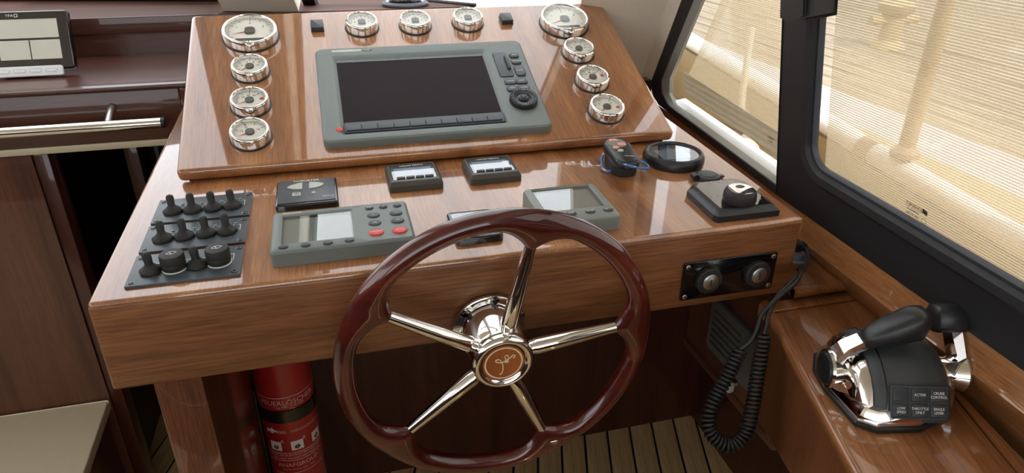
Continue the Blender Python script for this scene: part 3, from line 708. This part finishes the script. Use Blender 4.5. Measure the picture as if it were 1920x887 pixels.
for x, y in ((.1995, .0395), (.2243, .0385), (.2492, .0380), (.2738, .0385)): key(apl, x, y, .0056, .0042, .0198, 'grey_dk')
for x, y, a, b_, tx, m_ in ((.3026, .1175, .0053, .0046, 'DISP', 'grey_dk'), (.3201, .1175, .0053, .0044, 'v', 'grey_dk'), (.3378, .1175, .0053, .0044, '^', 'grey_dk'), (.3060, .0960, .0080, .0066, '-1', 'grey_dk'), (.3341, .0964, .0080, .0066, '+1', 'grey_dk'), (.3060, .0750, .0080, .0066, '-10', 'grey_dk'), (.3338, .0755, .0080, .0066, '+10', 'grey_dk'), (.3058, .0505, .0092, .0082, 'STANDBY', 'red'), (.3336, .0500, .0092, .0082, 'AUTO', 'red')):
    key(apl, x, y, a, b_, .0198, m_, tx)
text('Raymarine', .0052, 'white', apl, .2080, .1262, .0204)

# ================================================================== engine displays
for k, (u0, lab) in enumerate(((.3355, 'small charcoal engine display with four keys, between the thruster pad and its twin'), (.4510, 'small charcoal engine display with four keys, its twin further from the thruster pad'))):
    t = thing('engine_display', lab, 'display', FD @ T((u0, .1995, .0003)))
    eo = rrect(0, .0765, 0, .0690, .004); ei = rrect(.0065, .0700, .0105, .0640, .004)
    finish('housing', ring([(eo, 0), (eo, .0085), (inset(eo, .003), .0135), (inset(eo, .0045), .0145), (inset(ei, -.001), .0148), (ei, .0140), (ei, .0125)], (.0382, .036), True, True), 'charcoal', t, 30)
    finish('fascia', prism(inset(ei, .0008), .0125, .0132), 'key_dark', t, 0)
    finish('display', box(.0110, .0655, .0190, .0530, .0132, .0136), 'lcd_blue', t, 0)
    finish('display_glass', prism(inset(ei, .0010), .0138, .0141), 'screen_glass', t, 0)
    for j in range(4): finish('key', prism(rrect(.0125+j*.0134, .0245+j*.0134, .0125, .0178, .001), .0138, .0164, .0009), 'charcoal', t)
    text('VOLVO PENTA', .0048, 'white', t, .0382, .0585, .0145, squash=1.1)

# ================================================================== square multi display behind the wheel
st = thing('instrument_display', 'square grey instrument display with two keys behind the wheel rim', 'display', FD @ T((0, 0, .0003)))
so = rrect(.5085, .6125, .0275, .1325, .008, 6); ss = rrect(.5210, .6020, .0600, .1260, .001, 1)
finish('housing', ring([(so, 0), (so, .0160), (inset(so, .0013), .0183), (inset(so, .004), .0196), (inset(ss, -.002), .0202), (ss, .0180), (ss, .0140)], (.5605, .0905), True, True), 'grey_lt', st, 30)
finish('display', box(.5230, .5985, .0625, .1225, .0141, .0148), 'lcd', st, 0)
finish('display_glass', box(.5211, .6019, .0601, .1259, .0174, .0178), 'screen_glass', st, 0)
for x, tx in ((.5250, 'DISP'), (.5500, 'PAGE'), (.5756, 'ENTER'), (.6000, 'MENU')): key(st, x, .0465, .0070, .0058, .0196, 'charcoal', tx)
text('Raymarine', .0052, 'white', st, .5300, .1290, .0203)

# ================================================================== small glossy display in front of the wheel column
sd_ = thing('bow_display', 'small glossy black display lying close behind the top of the wheel rim', 'display', FD @ T((0, 0, .0003)))
finish('housing', prism(rrect(.3985, .4585, .0320, .1050, .006), 0, .0100, .003), 'gloss_black', sd_)
finish('display', prism(rrect(.4040, .4530, .0420, .0960, .002), .0100, .0104), 'lcd_blue', sd_, 0)
finish('display_glass', prism(rrect(.4030, .4540, .0400, .0980, .002), .0105, .0108), 'screen_glass', sd_, 0)

# ================================================================== round monitor
rm = thing('battery_monitor', 'round black monitor with a grey display and blue symbols near the window sill', 'monitor', FD @ T((.7800, .2200, .0003)))
finish('ring', lathe([(.0470, 0), (.0478, .002), (.0478, .0105), (.0465, .0128), (.0450, .0160), (.0420, .0172), (.0395, .0160), (.0385, .0128)], 56, cap1=False), 'black', rm, 40)
fc = finish('face', lathe([(.0392, .004), (.0392, .0128)], 48), 'key_dark', rm, 30)
finish('display', box(-.0265, .0235, -.0215, .0170, .0128, .0133), 'lcd_blue', rm, 0)
finish('face_glass', lathe([(.0388, .0137), (.0386, .0139)], 48), 'screen_glass', rm, 0)
for x, y in ((-.004, .0250), (-.008, -.0285), (.0085, -.0290)):
    finish('symbol', prism(rrect(x-.0075, x+.0075, y-.0036, y+.0036, .0025), .0128, .0132), 'white', fc, 0)
    finish('symbol', prism(rrect(x-.0068, x+.0068, y-.0030, y+.0030, .002), .0132, .0134), 'blue', fc, 0)
text('FISCHER', .0042, 'white', fc, -.003, .0192, .0130); text('BAT', .0034, 'white', fc, .0295, .0080, .0130); text('OK', .0034, 'white', fc, .0300, .0020, .0130); text('i', .005, 'white', fc, -.0320, -.004, .0130); text('MIN', .0034, 'white', fc, -.0235, -.0255, .0130)

# ================================================================== radio remote with its lanyard
rc = thing('radio_remote', 'black handheld remote with salmon buttons and a blue cord', 'remote control', FD @ T((.6870, .2120, .0003)) @ Matrix.Rotation(math.radians(-4), 4, 'Z'))
def peanut(sx, sy, n=48, waist=.10):
    return [(sx*math.copysign(abs(math.cos(a))**.75, math.cos(a))*(1-waist*math.exp(-(math.sin(a)/.35)**2)), sy*math.copysign(abs(math.sin(a))**.75, math.sin(a))) for a in (2*pi*i/n for i in range(n))]
def lev(sx, sy, z, tilt=.06): return [(x, y, z+tilt*y) for x, y in peanut(sx, sy)]
finish('holder', loft([lev(.0205, .034, 0, 0), lev(.0210, .035, .003, 0), lev(.0208, .035, .015, .02)]), 'rubber', rc, 45)
finish('body', loft([lev(.0205, .040, .0152, .02), lev(.0222, .044, .019, .04), lev(.0225, .0445, .0245), lev(.0205, .0425, .0295), lev(.0175, .039, .0315)]), 'black', rc, 45)
zt_ = lambda y: .0317+.06*y
finish('key_field', loft([[(x*.75-.001, y*.42+.0205, zt_(y*.42+.0205)+dz) for x, y in ell(0, 0, .019, .037, 30)] for dz in (-.001, .0006)]), 'grey_lt', rc, 30)
def rkey(x, y, a, b_, mat, sq):
    pts = rrect(x-a, x+a, y-b_, y+b_, min(a, b_)*.6) if sq else ell(x, y, a, b_, 24)
    finish('key', loft([[(px__, py__, zt_(py__)+dz) for px__, py__ in pts] for dz in (-.0005, .0013)]+[[(x+(px__-x)*.8, y+(py__-y)*.8, zt_(py__)+.0018) for px__, py__ in pts]]), mat, rc, 30)
rkey(-.004, .0305, .0065, .0042, 'pink', True); rkey(.0048, .0145, .0065, .0050, 'pink', True)
rkey(-.0080, .0045, .0050, .0042, 'pink', False); rkey(-.0040, -.0065, .0046, .0038, 'silver', False)
finish('side_switch', box(.0195, .0235, .016, .032, .020, .029, .002), 'seal', rc, 30)
text('CONTROL', .0032, 'white', rc, .004, -.026, zt_(-.026)+.0003, rot=-.3)
cb_ = smooth_path([(-.0165, -.0290, .0255), (-.006, -.0430, .0240), (.012, -.0480, .0200), (.028, -.0400, .0150), (.034, -.0280, .0130), (.030, -.0180, .0150), (.022, -.0190, .0175)], 6)
finish('lanyard', tube(cb_, .0018, 8), 'cord', rc)
cb_ = smooth_path([(-.0205, .022, .0165), (-.0265, .012, .010), (-.0290, -.004, .004), (-.0260, -.014, .0025), (-.0205, -.018, .005)], 6)
finish('lanyard', tube(cb_, .0018, 8), 'cord', rc)

# ================================================================== black control unit with chrome dial, and the dust cap behind it
au = thing('dial_control', 'black square control unit with a chrome topped dial at the console corner', 'control unit', FD @ T((0, 0, .0003)))
bo = [(.7425, .0150), (.8340, .0150), (.8345, .0225), (.8345, .0950), (.8240, .1130), (.7560, .1130), (.7405, .0980), (.7395, .0220)]
bi = [(.7540, .0255), (.8255, .0255), (.8270, .0290), (.8270, .0950), (.8190, .1075), (.7610, .1075), (.7510, .0960), (.7505, .0300)]
finish('housing', ring([(bo, 0), (bo, .0085), (inset(bo, .002), .0105), (inset(bi, -.0025), .0140), (bi, .0145), (inset(bi, .0008), .0138)], (.788, .063), True, True), 'black', au, 30)
finish('faceplate', prism(inset(bi, .0009), .0136, .0140), 'gloss_black', au, 0)
finish('display_window', box(.7620, .8150, .0690, .1000, .0140, .0143), 'lcd_blue', au, 0)
finish('lower_bar', box(.7530, .8240, .0585, .0660, .0140, .0143), 'seal', au, 0)
finish('clear_cover', prism(inset(bi, .0010), .0146, .0149), 'smoke', au, 0)
kn = finish('dial_knob', lathe([(.0215, 0), (.0222, .004), (.0215, .012), (.0195, .0155), (.0170, .0165)], 44), 'rubber', au, 40); kn.matrix_basis = T((.7885, .0435, .0148))
cp_ = finish('chrome_cap', lathe([(.0172, .0155), (.0172, .0172), (.0150, .0182), (.0020, .0186)], 44), 'chrome', kn, 40)
finish('thumb_recess', loft([[(.0065*q*math.cos(a), .0035+.0050*q*math.sin(a), .0183+dz) for a in (2*pi*i/24 for i in range(24))] for q, dz in ((1.0, .0002), (.75, .0012), (.4, .0016))]), 'hubcap', cp_, 50)
text('SET', .0034, 'white', au, .7620, .0622, .0145); text('MODE', .0034, 'white', au, .8170, .0560, .0151); text('ESC', .0034, 'white', au, .8175, .0400, .0151); text('ANCHOR', .0042, 'white', au, .7880, .1040, .0151)
dc = thing('dust_cap', 'small dark socket cover with a hinged lug behind the dial unit', 'socket cover', FD @ T((.8010, .1480, .0003)))
finish('cap', lathe([(.0175, 0), (.0180, .002), (.0172, .0055), (.0150, .0066), (.0120, .0066), (.0115, .0076), (.008, .0080)], 36), 'seal', dc, 40)
finish('hinge_lug', tube([(-.0215, -.006, .005), (-.0215, .006, .005)], .0046, 16), 'black', dc)
finish('hinge_strap', box(-.0215, -.0140, -.004, .004, .002, .0058, .001), 'seal', dc, 30)
finish('pull_tab', box(.0150, .0270, -.0035, .0035, .0005, .0030, .001), 'seal', dc, 30)
finish('socket_symbol', box(-.003, .003, -.0008, .0008, .0080, .0083), 'gloss_black', dc, 0)

# ================================================================== ignition panel on the front board
ig = thing('ignition_panel', 'glossy black plate with two ignition key switches on the front board', 'switch panel', FF @ T((0, 0, .0009)))
finish('plate', prism(rrect(.6915, .8300, -.1000, -.0435, .003), 0, .003, .0005), 'gloss_black', ig)
for x in (.6975, .8240):
    for y in (-.0943, -.0495): screw(ig, x, y, .003, .0034, 'steel')
for x in (.7285, .8010):
    n = 48
    def cr(r, z): return [((r+(.0006 if (i//2) % 2 else 0))*math.cos(2*pi*i/n)+x, (r+(.0006 if (i//2) % 2 else 0))*math.sin(2*pi*i/n)-.0715, z) for i in range(n)]
    sw = finish('key_switch', loft([cr(.0182, .003), cr(.0182, .0085), cr(.0165, .0100), [(x+.0110*math.cos(2*pi*i/n), -.0715+.0110*math.sin(2*pi*i/n), .0103) for i in range(n)]]), 'rubber', ig, 30)
    finish('lock_barrel', lathe([(.0112, .009), (.0112, .0118), (.0104, .0124)], 32, (x, -.0715, 0)), 'steel', sw, 40)
    finish('key_slot', box(x-.0012, x+.0012, -.0760, -.0670, .0124, .0127), 'key_dark', sw, 0)

# ================================================================== steering wheel
kk_ = -.0582
n_w = Vector((.005, -math.cos(kk_), math.sin(kk_))).normalized(); x_w = (-n_w).cross(Vector((0, 0, 1))).normalized(); u_w = x_w.cross(-n_w)
FWH = frame((.4298, -.0038, -.0946), x_w, u_w, n_w)
sw = thing('steering_wheel', 'varnished mahogany steering wheel with five polished spokes and an inlaid hub', 'steering wheel', FWH)
Lh, dh = .0776, -.0219; zr = Lh+dh; ph = 1.3436; spk = [ph-i*2*pi/5 for i in range(5)]
RO = .1906
def r_in(a):
    b_ = 0
    for s in spk:
        d = abs((a-s+pi) % (2*pi)-pi)
        if d < .30: b_ = max(b_, (1-d/.30)**1.9)
    return .1660-.0285*b_, b_
loops = []; NA = 240
for i in range(NA):
    a = 2*pi*i/NA; ri_, bmp = r_in(a); n = 20; lp = []
    for k in range(n):
        t = 2*pi*k/n; cx_ = math.cos(t); rad = (RO+ri_)/2+(RO-ri_)/2*cx_
        # thickness follows the outer bead; the tongue towards the spoke gets thinner
        f_ = (RO-rad)/(RO-ri_+1e-9)
        hz_ = .0124*math.sin(t)*(1-.30*bmp*f_)
        lp.append((rad*math.cos(a), rad*math.sin(a), zr+hz_))
    loops.append(lp)
loops.append(loops[0])
finish('rim', loft(loops, True, False, False), 'rim', sw, 80)
for a in spk:
    c, s = math.cos(a), math.sin(a)
    p0 = Vector((c*.030, s*.030, Lh-.020)); p1 = Vector((c*.145, s*.145, zr))
    pts = [p0+(p1-p0)*t for t in (0, .10, .12, .5, .9, 1)]
    finish('spoke', tube(pts, [.0072, .0090, .0100, .0088, .0070, .0066], 20), 'chrome', sw, 40)
finish('flange', lathe([(.0455, .0005), (.0460, .0015), (.0455, .0045), (.0440, .0055)], 48), 'chrome', sw, 40)
for k in range(6):
    a = 2*pi*k/6+.35
    finish('bolt', lathe([(.0048, .0055), (.0048, .0078), (.0035, .0090)], 16, (.0412*math.cos(a), .0412*math.sin(a), 0)), 'gloss_black', sw, 40)
finish('column', lathe([(.0365, .0056), (.0365, .008), (.0345, Lh-.024), (.0330, Lh-.022), (.0330, Lh-.016)], 56), 'chrome', sw, 40)
finish('hub_ring', lathe([(.0335, Lh-.018), (.0362, Lh-.015), (.0372, Lh-.010), (.0362, Lh-.004), (.0330, Lh-.0008), (.0295, Lh-.0008), (.0270, Lh-.0035), (.0252, Lh-.0050)], 56), 'chrome', sw, 60)
md = finish('hub_badge', lathe([(.0250, Lh-.0052), (.0250, Lh-.0034)], 48), 'medal', sw, 30)
zb = Lh-.0032
finish('inlay_ring', ring([(ell(0, 0, .0228, .0228, 48), zb), (ell(0, 0, .0211, .0211, 48), zb)], (0, 0)), 'ivory', md, 0)
sc2_ = .0235/160
def mono(pts): return [((x-440)*sc2_, (645-y)*sc2_*1.18, zb) for x, y in pts]
for pts in ([(408, 738), (424, 728), (435, 700), (433, 662), (420, 630), (400, 608), (376, 612), (380, 626), (404, 634), (440, 634), (470, 624), (478, 600), (466, 580), (450, 588), (452, 608), (468, 622), (478, 634), (464, 642), (448, 634), (456, 622), (490, 608), (516, 588), (530, 594), (526, 608), (512, 608)],):
    finish('monogram', tube(smooth_path(mono(pts), 5), .0006, 8), 'ivory', md, 60)

# ================================================================== fire extinguisher
ex = thing('fire_extinguisher', 'red fire extinguisher with white German lettering strapped under the console', 'fire extinguisher', T((.1315, .36, 0)))
R_ = .0500
finish('cylinder', lathe([(.046, -.70), (R_, -.694), (R_, -.32), (.0485, -.295), (.042, -.272), (.030, -.258), (.018, -.252), (.018, -.235)], 56), 'ext', ex, 50)
finish('valve', lathe([(.016, -.2352), (.016, -.21), (.010, -.2)], 20), 'black', ex)
finish('squeeze_handle', box(-.012, .012, -.09, .01, -.205, -.19, .003), 'black', ex)
finish('strap', lathe([(R_+.0005, -.4575), (R_+.0018, -.4565), (R_+.0018, -.4300), (R_+.0005, -.4290)], 56, cap0=False, cap1=False), 'gloss_black', ex, 30)
finish('bracket', box(-.0515, -.0495, -.02, .02, -.68, -.40), 'black', ex, 0)
finish('foot_ring', lathe([(R_+.0004, -.70), (R_+.003, -.698), (R_+.003, -.672), (R_+.0004, -.670)], 48, cap0=False, cap1=False), 'black', ex, 30)
AX = math.radians(-82)
def wrap(z0, a0=0.):
    def f(p):
        th = AX+a0+p.x/R_; return Vector(((R_+.0003)*math.cos(th), (R_+.0003)*math.sin(th), z0+p.y))
    return f
def band(z, h=.0011): finish('printed_line', lathe([(R_+.0003, z), (R_+.0003, z+h)], 56, cap0=False, cap1=False), 'ext_print', ex, 0)
band(-.402)
text('FEUERLÖSCHER', .0142, 'ext_print', ex, 0, 0, 0, bend=wrap(-.4130))
text('1 kg ABC PULVER', .0072, 'ext_print', ex, 0, 0, 0, bend=wrap(-.4215)); text('3 kg', .006, 'ext_print', ex, 0, 0, 0, bend=wrap(-.4268, .1))
text('2.HEBEL   NIEDERDRÜCKEN', .0082, 'ext_print', ex, 0, 0, 0, bend=wrap(-.478, .22))
def wpoly(pts, z0, a0, mat, nm):
    bm = bmesh.new(); f = wrap(z0, a0); bm.faces.new([bm.verts.new(f(Vector((x, y, 0)))) for x, y in pts]); return finish(nm, bm, mat, ex, 0)
for a0, s in ((-.72, 'A'), (.06, 'B'), (.86, 'C')):
    wpoly([(-.011, -.0105), (0, -.0105), (.011, -.0105), (.011, .0105), (0, .0105), (-.011, .0105)], -.512, a0, 'ext_print', 'pictogram')
    wpoly([(-.006, -.004), (.0, -.0085), (.006, -.003), (.002, .003), (-.003, .001)], -.512, a0, 'ink', 'pictogram')
    text(s, .011, 'ext_print', ex, 0, 0, 0, bend=wrap(-.500, a0+.27))
wpoly([(-.012, -.006), (-.004, -.002), (0, -.007), (.004, -.001), (.013, .001), (.004, .004), (.001, .008), (-.003, .003), (-.011, .004)], -.477, -.78, 'ext_print', 'pictogram')
band(-.5285); text('NICHT BEI ELEKTRISCHEN ANLAGEN', .0062, 'ext_print', ex, 0, 0, 0, bend=wrap(-.533)); text('BIS 1000V MINDESTABSTAND 1m', .0062, 'ext_print', ex, 0, 0, 0, bend=wrap(-.5405)); band(-.5465)
text('ANAFGROUP', .0130, 'ext_print', ex, 0, 0, 0, bend=wrap(-.5570)); text('Fire Protection s.p.a.  Italia', .0055, 'ext_print', ex, 0, 0, 0, bend=wrap(-.5675)); band(-.577)

# ================================================================== starboard ledge, lining and vent
lg = thing('side_ledge', 'wooden ledge with a rounded nose between the console and the window coaming', 'ledge', T((0, 0, 0)))
pts = [(.8685, -.006), (.968, -.006), (.975, .10), (.999, .66), (.8685, .66)]
finish('board', prism(pts, -.121, -.105, .004), 'box_wood', lg)
finish('nose', tube([(.8685, -.004, -.113), (.967, -.004, -.113)], .0083, 16), 'box_wood', lg)
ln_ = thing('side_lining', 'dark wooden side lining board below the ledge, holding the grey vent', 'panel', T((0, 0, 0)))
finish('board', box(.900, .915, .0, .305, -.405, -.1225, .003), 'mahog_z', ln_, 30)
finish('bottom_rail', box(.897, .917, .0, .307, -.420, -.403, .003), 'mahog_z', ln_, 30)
FV = frame((.8995, .125, -.306), (0, -1, 0), (0, 0, 1), (-1, 0, 0))
vt = thing('air_vent', 'grey slatted air vent on the side lining behind the coiled cord', 'vent', FV)
finish('cover', prism(rrect(-.092, .085, -.052, .052, .012), .0005, .012, .004), 'vent', vt)
for k in range(6):
    finish('slat', box(-.075, .010, -.036+k*.013, -.030+k*.013, .012, .0165, .001), 'vent', vt, 30)
kb_ = thing('lining_knob', 'round grey knob on the side lining just below the vent', 'knob', frame((.8995, .122, -.377), (0, -1, 0), (0, 0, 1), (-1, 0, 0)))
finish('spindle', lathe([(.006, .0003), (.006, .010)], 16), 'steel', kb_); finish('head', lathe([(.010, .010), (.0135, .013), (.0135, .022), (.010, .026)], 24), 'silver', kb_)

# ================================================================== side console with the throttle
bx = thing('side_console', 'angled wooden side console with a grooved lid carrying the throttle', 'console', FB)
Lb = -.85
finish('lid', prism([(.0, Lb), (.1565, Lb), (.1565, .0455), (.0, -.0025)], -.02, 0, .003), 'box_wood', bx)
finish('front_strip', prism([(.0, .0002), (.1580, .0488), (.1480, .0700), (-.0100, .0210)], -.02, 0, .002), 'box_wood', bx)
finish('edge_bead', tube([(.001, Lb, -.0065), (.001, .03, -.0065)], .0068, 14), 'box_wood', bx)
fc_ = [(0.028, -.021), (.028, -.175), (-.16, -.140), (-.36, -.095), (Lb, -.095), (Lb, -.021)]
finish('side_face', loft([[(.002, y, z) for y, z in fc_], [(.016, y, z) for y, z in fc_]]), 'box_side', bx, 0)
finish('front_face', box(.002, .07, .016, .030, -.175, -.021), 'box_side', bx, 0)
finish('filler_strip', prism([(.1585, Lb), (.21, Lb), (.18, -.36), (.166, -.16), (.1600, .046), (.1585, .046)], -.02, -.0005), 'box_wood', bx, 0)

tl = thing('engine_throttle', 'twin lever throttle with chrome cheeks and six lettered keys on the side console', 'throttle', FB @ T((0, 0, .0006)))
def tbase(off, z): return [(x, y, z) for x, y in inset([(.040, -.236), (.088, -.232), (.118, -.215), (.140, -.180), (.146, -.130), (.132, -.098), (.090, -.082), (.050, -.084), (.022, -.100), (.010, -.130), (.010, -.168), (.022, -.225)], off)]
finish('base_plate', loft([tbase(0, 0), tbase(0, .004), tbase(.002, .006)]), 'black', tl, 30)
# chrome skirt
finish('skirt', loft([tbase(.003, .006), tbase(.004, .013), tbase(.009, .021), tbase(.016, .022)]), 'chrome', tl, 35)
prof = [(-.2290, .010), (-.2240, .020), (-.2140, .038), (-.2020, .050), (-.1860, .059), (-.1650, .0645), (-.1420, .0640), (-.1220, .0570), (-.1060, .044), (-.0960, .026), (-.0920, .010)]
def sect(x, sc, zs, yo=0.): return [(x, -.160+(y+.160)*sc+yo, .008+(z-.008)*zs) for y, z in prof]
hs = finish('housing', loft([sect(.0395, .90, .86), sect(.0420, .96, .95), sect(.0500, 1.0, 1.0), sect(.0800, 1.0, 1.02), sect(.1080, .985, 1.0), sect(.1180, .93, .95), sect(.1240, .84, .84), sect(.1265, .74, .7)]), 'throttle', tl, 50)
finish('panel_seam', tube([Vector((.0520, y*1.0, z+.0004)) for x, y, z in sect(.052, 1.0, 1.0)], .0007, 6), 'gloss_black', tl)
# chrome cheeks either side
for x0, x1, q in ((.0235, .0395, (.62, .80, .90, .93, .62, .74, .84, .88)), (.1440, .1265, (.42, .52, .60, .66, .46, .54, .60, .64))):
    finish('cheek', loft([sect(x0, q[0], q[4]), sect(x0+(x1-x0)*.25, q[1], q[5]), sect(x0+(x1-x0)*.6, q[2], q[6]), sect(x1, q[3], q[7])]), 'chrome', tl, 50)
# keys on the aft slope
ks = Vector((0, -.2140+.2240, .038-.020)); ks.normalize(); kn_ = Vector((0, -ks.z, ks.y))
FK = frame(Vector((.083, -.2205, .0285))+kn_*.0012, (1, 0, 0), ks, kn_)
kp = finish('key_plate', prism(rrect(-.0290, .0310, -.0160, .0190, .003), -.002, .0006, .0005), 'throttle', tl); kp.matrix_basis = FK
for r_, row in enumerate(((None, 'ACTIVE', 'CRUISE\nCONTROL'), ('LOW\nSPEED', 'THROTTLE\nONLY', 'SINGLE\nLEVER'))):
    for c_, s in enumerate(row):
        x = -.0185+c_*.0195; y = .0100-r_*.0165
        q = finish('key', prism(rrect(x-.0085, x+.0085, y-.0068, y+.0068, .0012), .0006, .0018, .0005), 'key_dark', kp)
        finish('key_edge', box(x-.0088, x+.0088, y-.0083, y-.0076, .0006, .0016), 'grey_dk', q, 0)
        if s: text(s, .0040, 'white', q, x, y, .0019, squash=.9)
text('AVENTICS', .0055, 'needle_zone', tl, .075, -.2315, .0125).matrix_basis = Matrix.Identity(4)
# levers
def lever(side, ph_, nm):
    """side -1: inboard (left) hub, +1: outboard hub; ph_ swings the lever about the pivot"""
    xh = .0060 if side < 0 else .1560; sg = 1 if side < 0 else -1
    P_ = Vector((xh, -.166, .031))
    lv = finish(nm, bmesh.new() and tube([(0, 0, 0), (sg*.003, 0, 0), (sg*.010, 0, 0), (sg*.020, 0, 0), (sg*.030, 0, 0)], [.0215, .0225, .0190, .0165, .0180], 32), 'chrome', tl, 40)
    lv.matrix_basis = T(P_) @ Matrix.Rotation(ph_, 4, 'X')
    finish('pivot_cap', tube([(sg*.001, 0, 0), (-sg*.0025, 0, 0), (-sg*.004, 0, 0)], [.0190, .0180, .0140], 32), 'black', lv, 40)
    # flat arm rising from the pivot and bending inwards over the housing
    def sec(c, wx, wy, tilt=0.):
        c = Vector(c); return [c+Vector((dx*wx, dy*wy, dz)) for dx, dy, dz in ((-1, -1, 0), (1, -1, tilt), (1, 1, tilt), (-1, 1, 0))]
    def gs(x, z, ry, rz, n=16): return [(sg*x, ry*math.copysign(abs(math.cos(2*pi*i/n))**.7, math.cos(2*pi*i/n)), z+rz*math.copysign(abs(math.sin(2*pi*i/n))**.7, math.sin(2*pi*i/n))) for i in range(n)]
    if side < 0:
        finish('arm', loft([sec((sg*.004, 0, .004), .0045, .0120), sec((sg*.010, 0, .022), .0048, .0110), sec((sg*.020, 0, .034), .006, .0098, -.004), sec((sg*.034, 0, .0435), .006, .0088, -.006)]), 'chrome', lv, 40)
        finish('grip', loft([gs(.030, .0400, .0085, .0065), gs(.036, .0440, .0125, .0100), gs(.052, .0530, .0160, .0145), gs(.070, .0610, .0170, .0180), gs(.078, .0645, .0170, .0190), gs(.087, .0655, .0160, .0185), gs(.0910, .0655, .0125, .0150)]), 'grip', lv, 50)
    else:
        finish('arm', loft([sec((sg*.004, 0, .004), .0045, .0120), sec((sg*.008, 0, .024), .0050, .0110), sec((sg*.012, 0, .042), .006, .0098, -.002), sec((sg*.014, 0, .052), .006, .0088, -.002)]), 'chrome', lv, 40)
        finish('grip', loft([gs(-.004, .0600, .0085, .0085), gs(-.001, .0605, .0135, .0140), gs(.014, .0620, .0155, .0165), gs(.034, .0620, .0155, .0165), gs(.0375, .0620, .0120, .0130)]), 'grip', lv, 50)
    return lv
lever(-1, math.radians(2), 'lever')
lever(1, math.radians(-20), 'lever')

# ================================================================== coiled cord with its leads
cc = thing('coiled_cord', 'black coiled microphone cord hanging in a loop beside the side console', 'cord', T((0, 0, 0)))
core = smooth_path([(.745, -.0755, -.138), (.731, -.083, -.159), (.714, -.091, -.184), (.697, -.101, -.209), (.696, -.113, -.233), (.716, -.126, -.2485), (.738, -.125, -.236), (.750, -.114, -.208), (.759, -.101, -.177), (.767, -.089, -.146), (.775, -.077, -.119)], 8)
# resample evenly, then wind a helix round it
ln = [0]
for a, b in zip(core, core[1:]): ln.append(ln[-1]+(b-a).length)
def at(s):
    for i in range(len(core)-1):
        if s <= ln[i+1]: t = (s-ln[i])/(ln[i+1]-ln[i]); return core[i].lerp(core[i+1], t), (core[i+1]-core[i]).normalized()
    return core[-1], (core[-1]-core[-2]).normalized()
turns = 54; per = 12; hp = []; side = Vector((.3, .85, -.45)).normalized()
for i in range(turns*per+1):
    p, tg = at(ln[-1]*i/(turns*per)); u1 = (side-tg*side.dot(tg)).normalized(); u2 = tg.cross(u1); a = 2*pi*i/per
    hp.append(p+(u1*math.cos(a)+u2*math.sin(a))*.0082)
finish('coil', tube(hp, .0021, 7), 'coil', cc, 70)
finish('lead', tube(smooth_path([(.775, -.077, -.119), (.781, -.071, -.110), (.786, -.064, -.097), (.802, -.056, -.076), (.835, -.040, -.066), (.874, -.010, -.066), (.903, .026, -.070), (.911, .045, -.0715)], 6), .0033, 10), 'coil', cc)
finish('lead', tube(smooth_path([(.745, -.0755, -.138), (.756, -.076, -.129), (.766, -.072, -.116), (.778, -.0625, -.096), (.802, -.060, -.074), (.828, -.052, -.062), (.850, -.030, -.062), (.868, -.006, -.070), (.880, .010, -.085)], 6), .0029, 10), 'coil', cc)
finish('plug', tube([(.909, .041, -.0710), (.911, .046, -.0715), (.9135, .052, -.073), (.9155, .057, -.075), (.918, .063, -.079), (.920, .068, -.084)], [.0045, .0065, .0060, .0072, .0068, .0080], 14), 'rubber', cc, 40)
so_ = thing('cable_socket', 'round grey deck socket on the ledge behind the black plug', 'socket', T((.922, .073, -.1047)))
finish('flange', lathe([(.021, 0), (.0215, .002), (.0195, .004)], 32), 'socket', so_); finish('barrel', lathe([(.011, .004), (.011, .013), (.009, .015)], 24), 'socket', so_)
for a in (-.6, 1.5, 3.6): finish('screw', lathe([(.0024, .004), (.0024, .005), (.0015, .0055)], 12, (.0165*math.cos(a), .0165*math.sin(a), 0)), 'steel', so_)
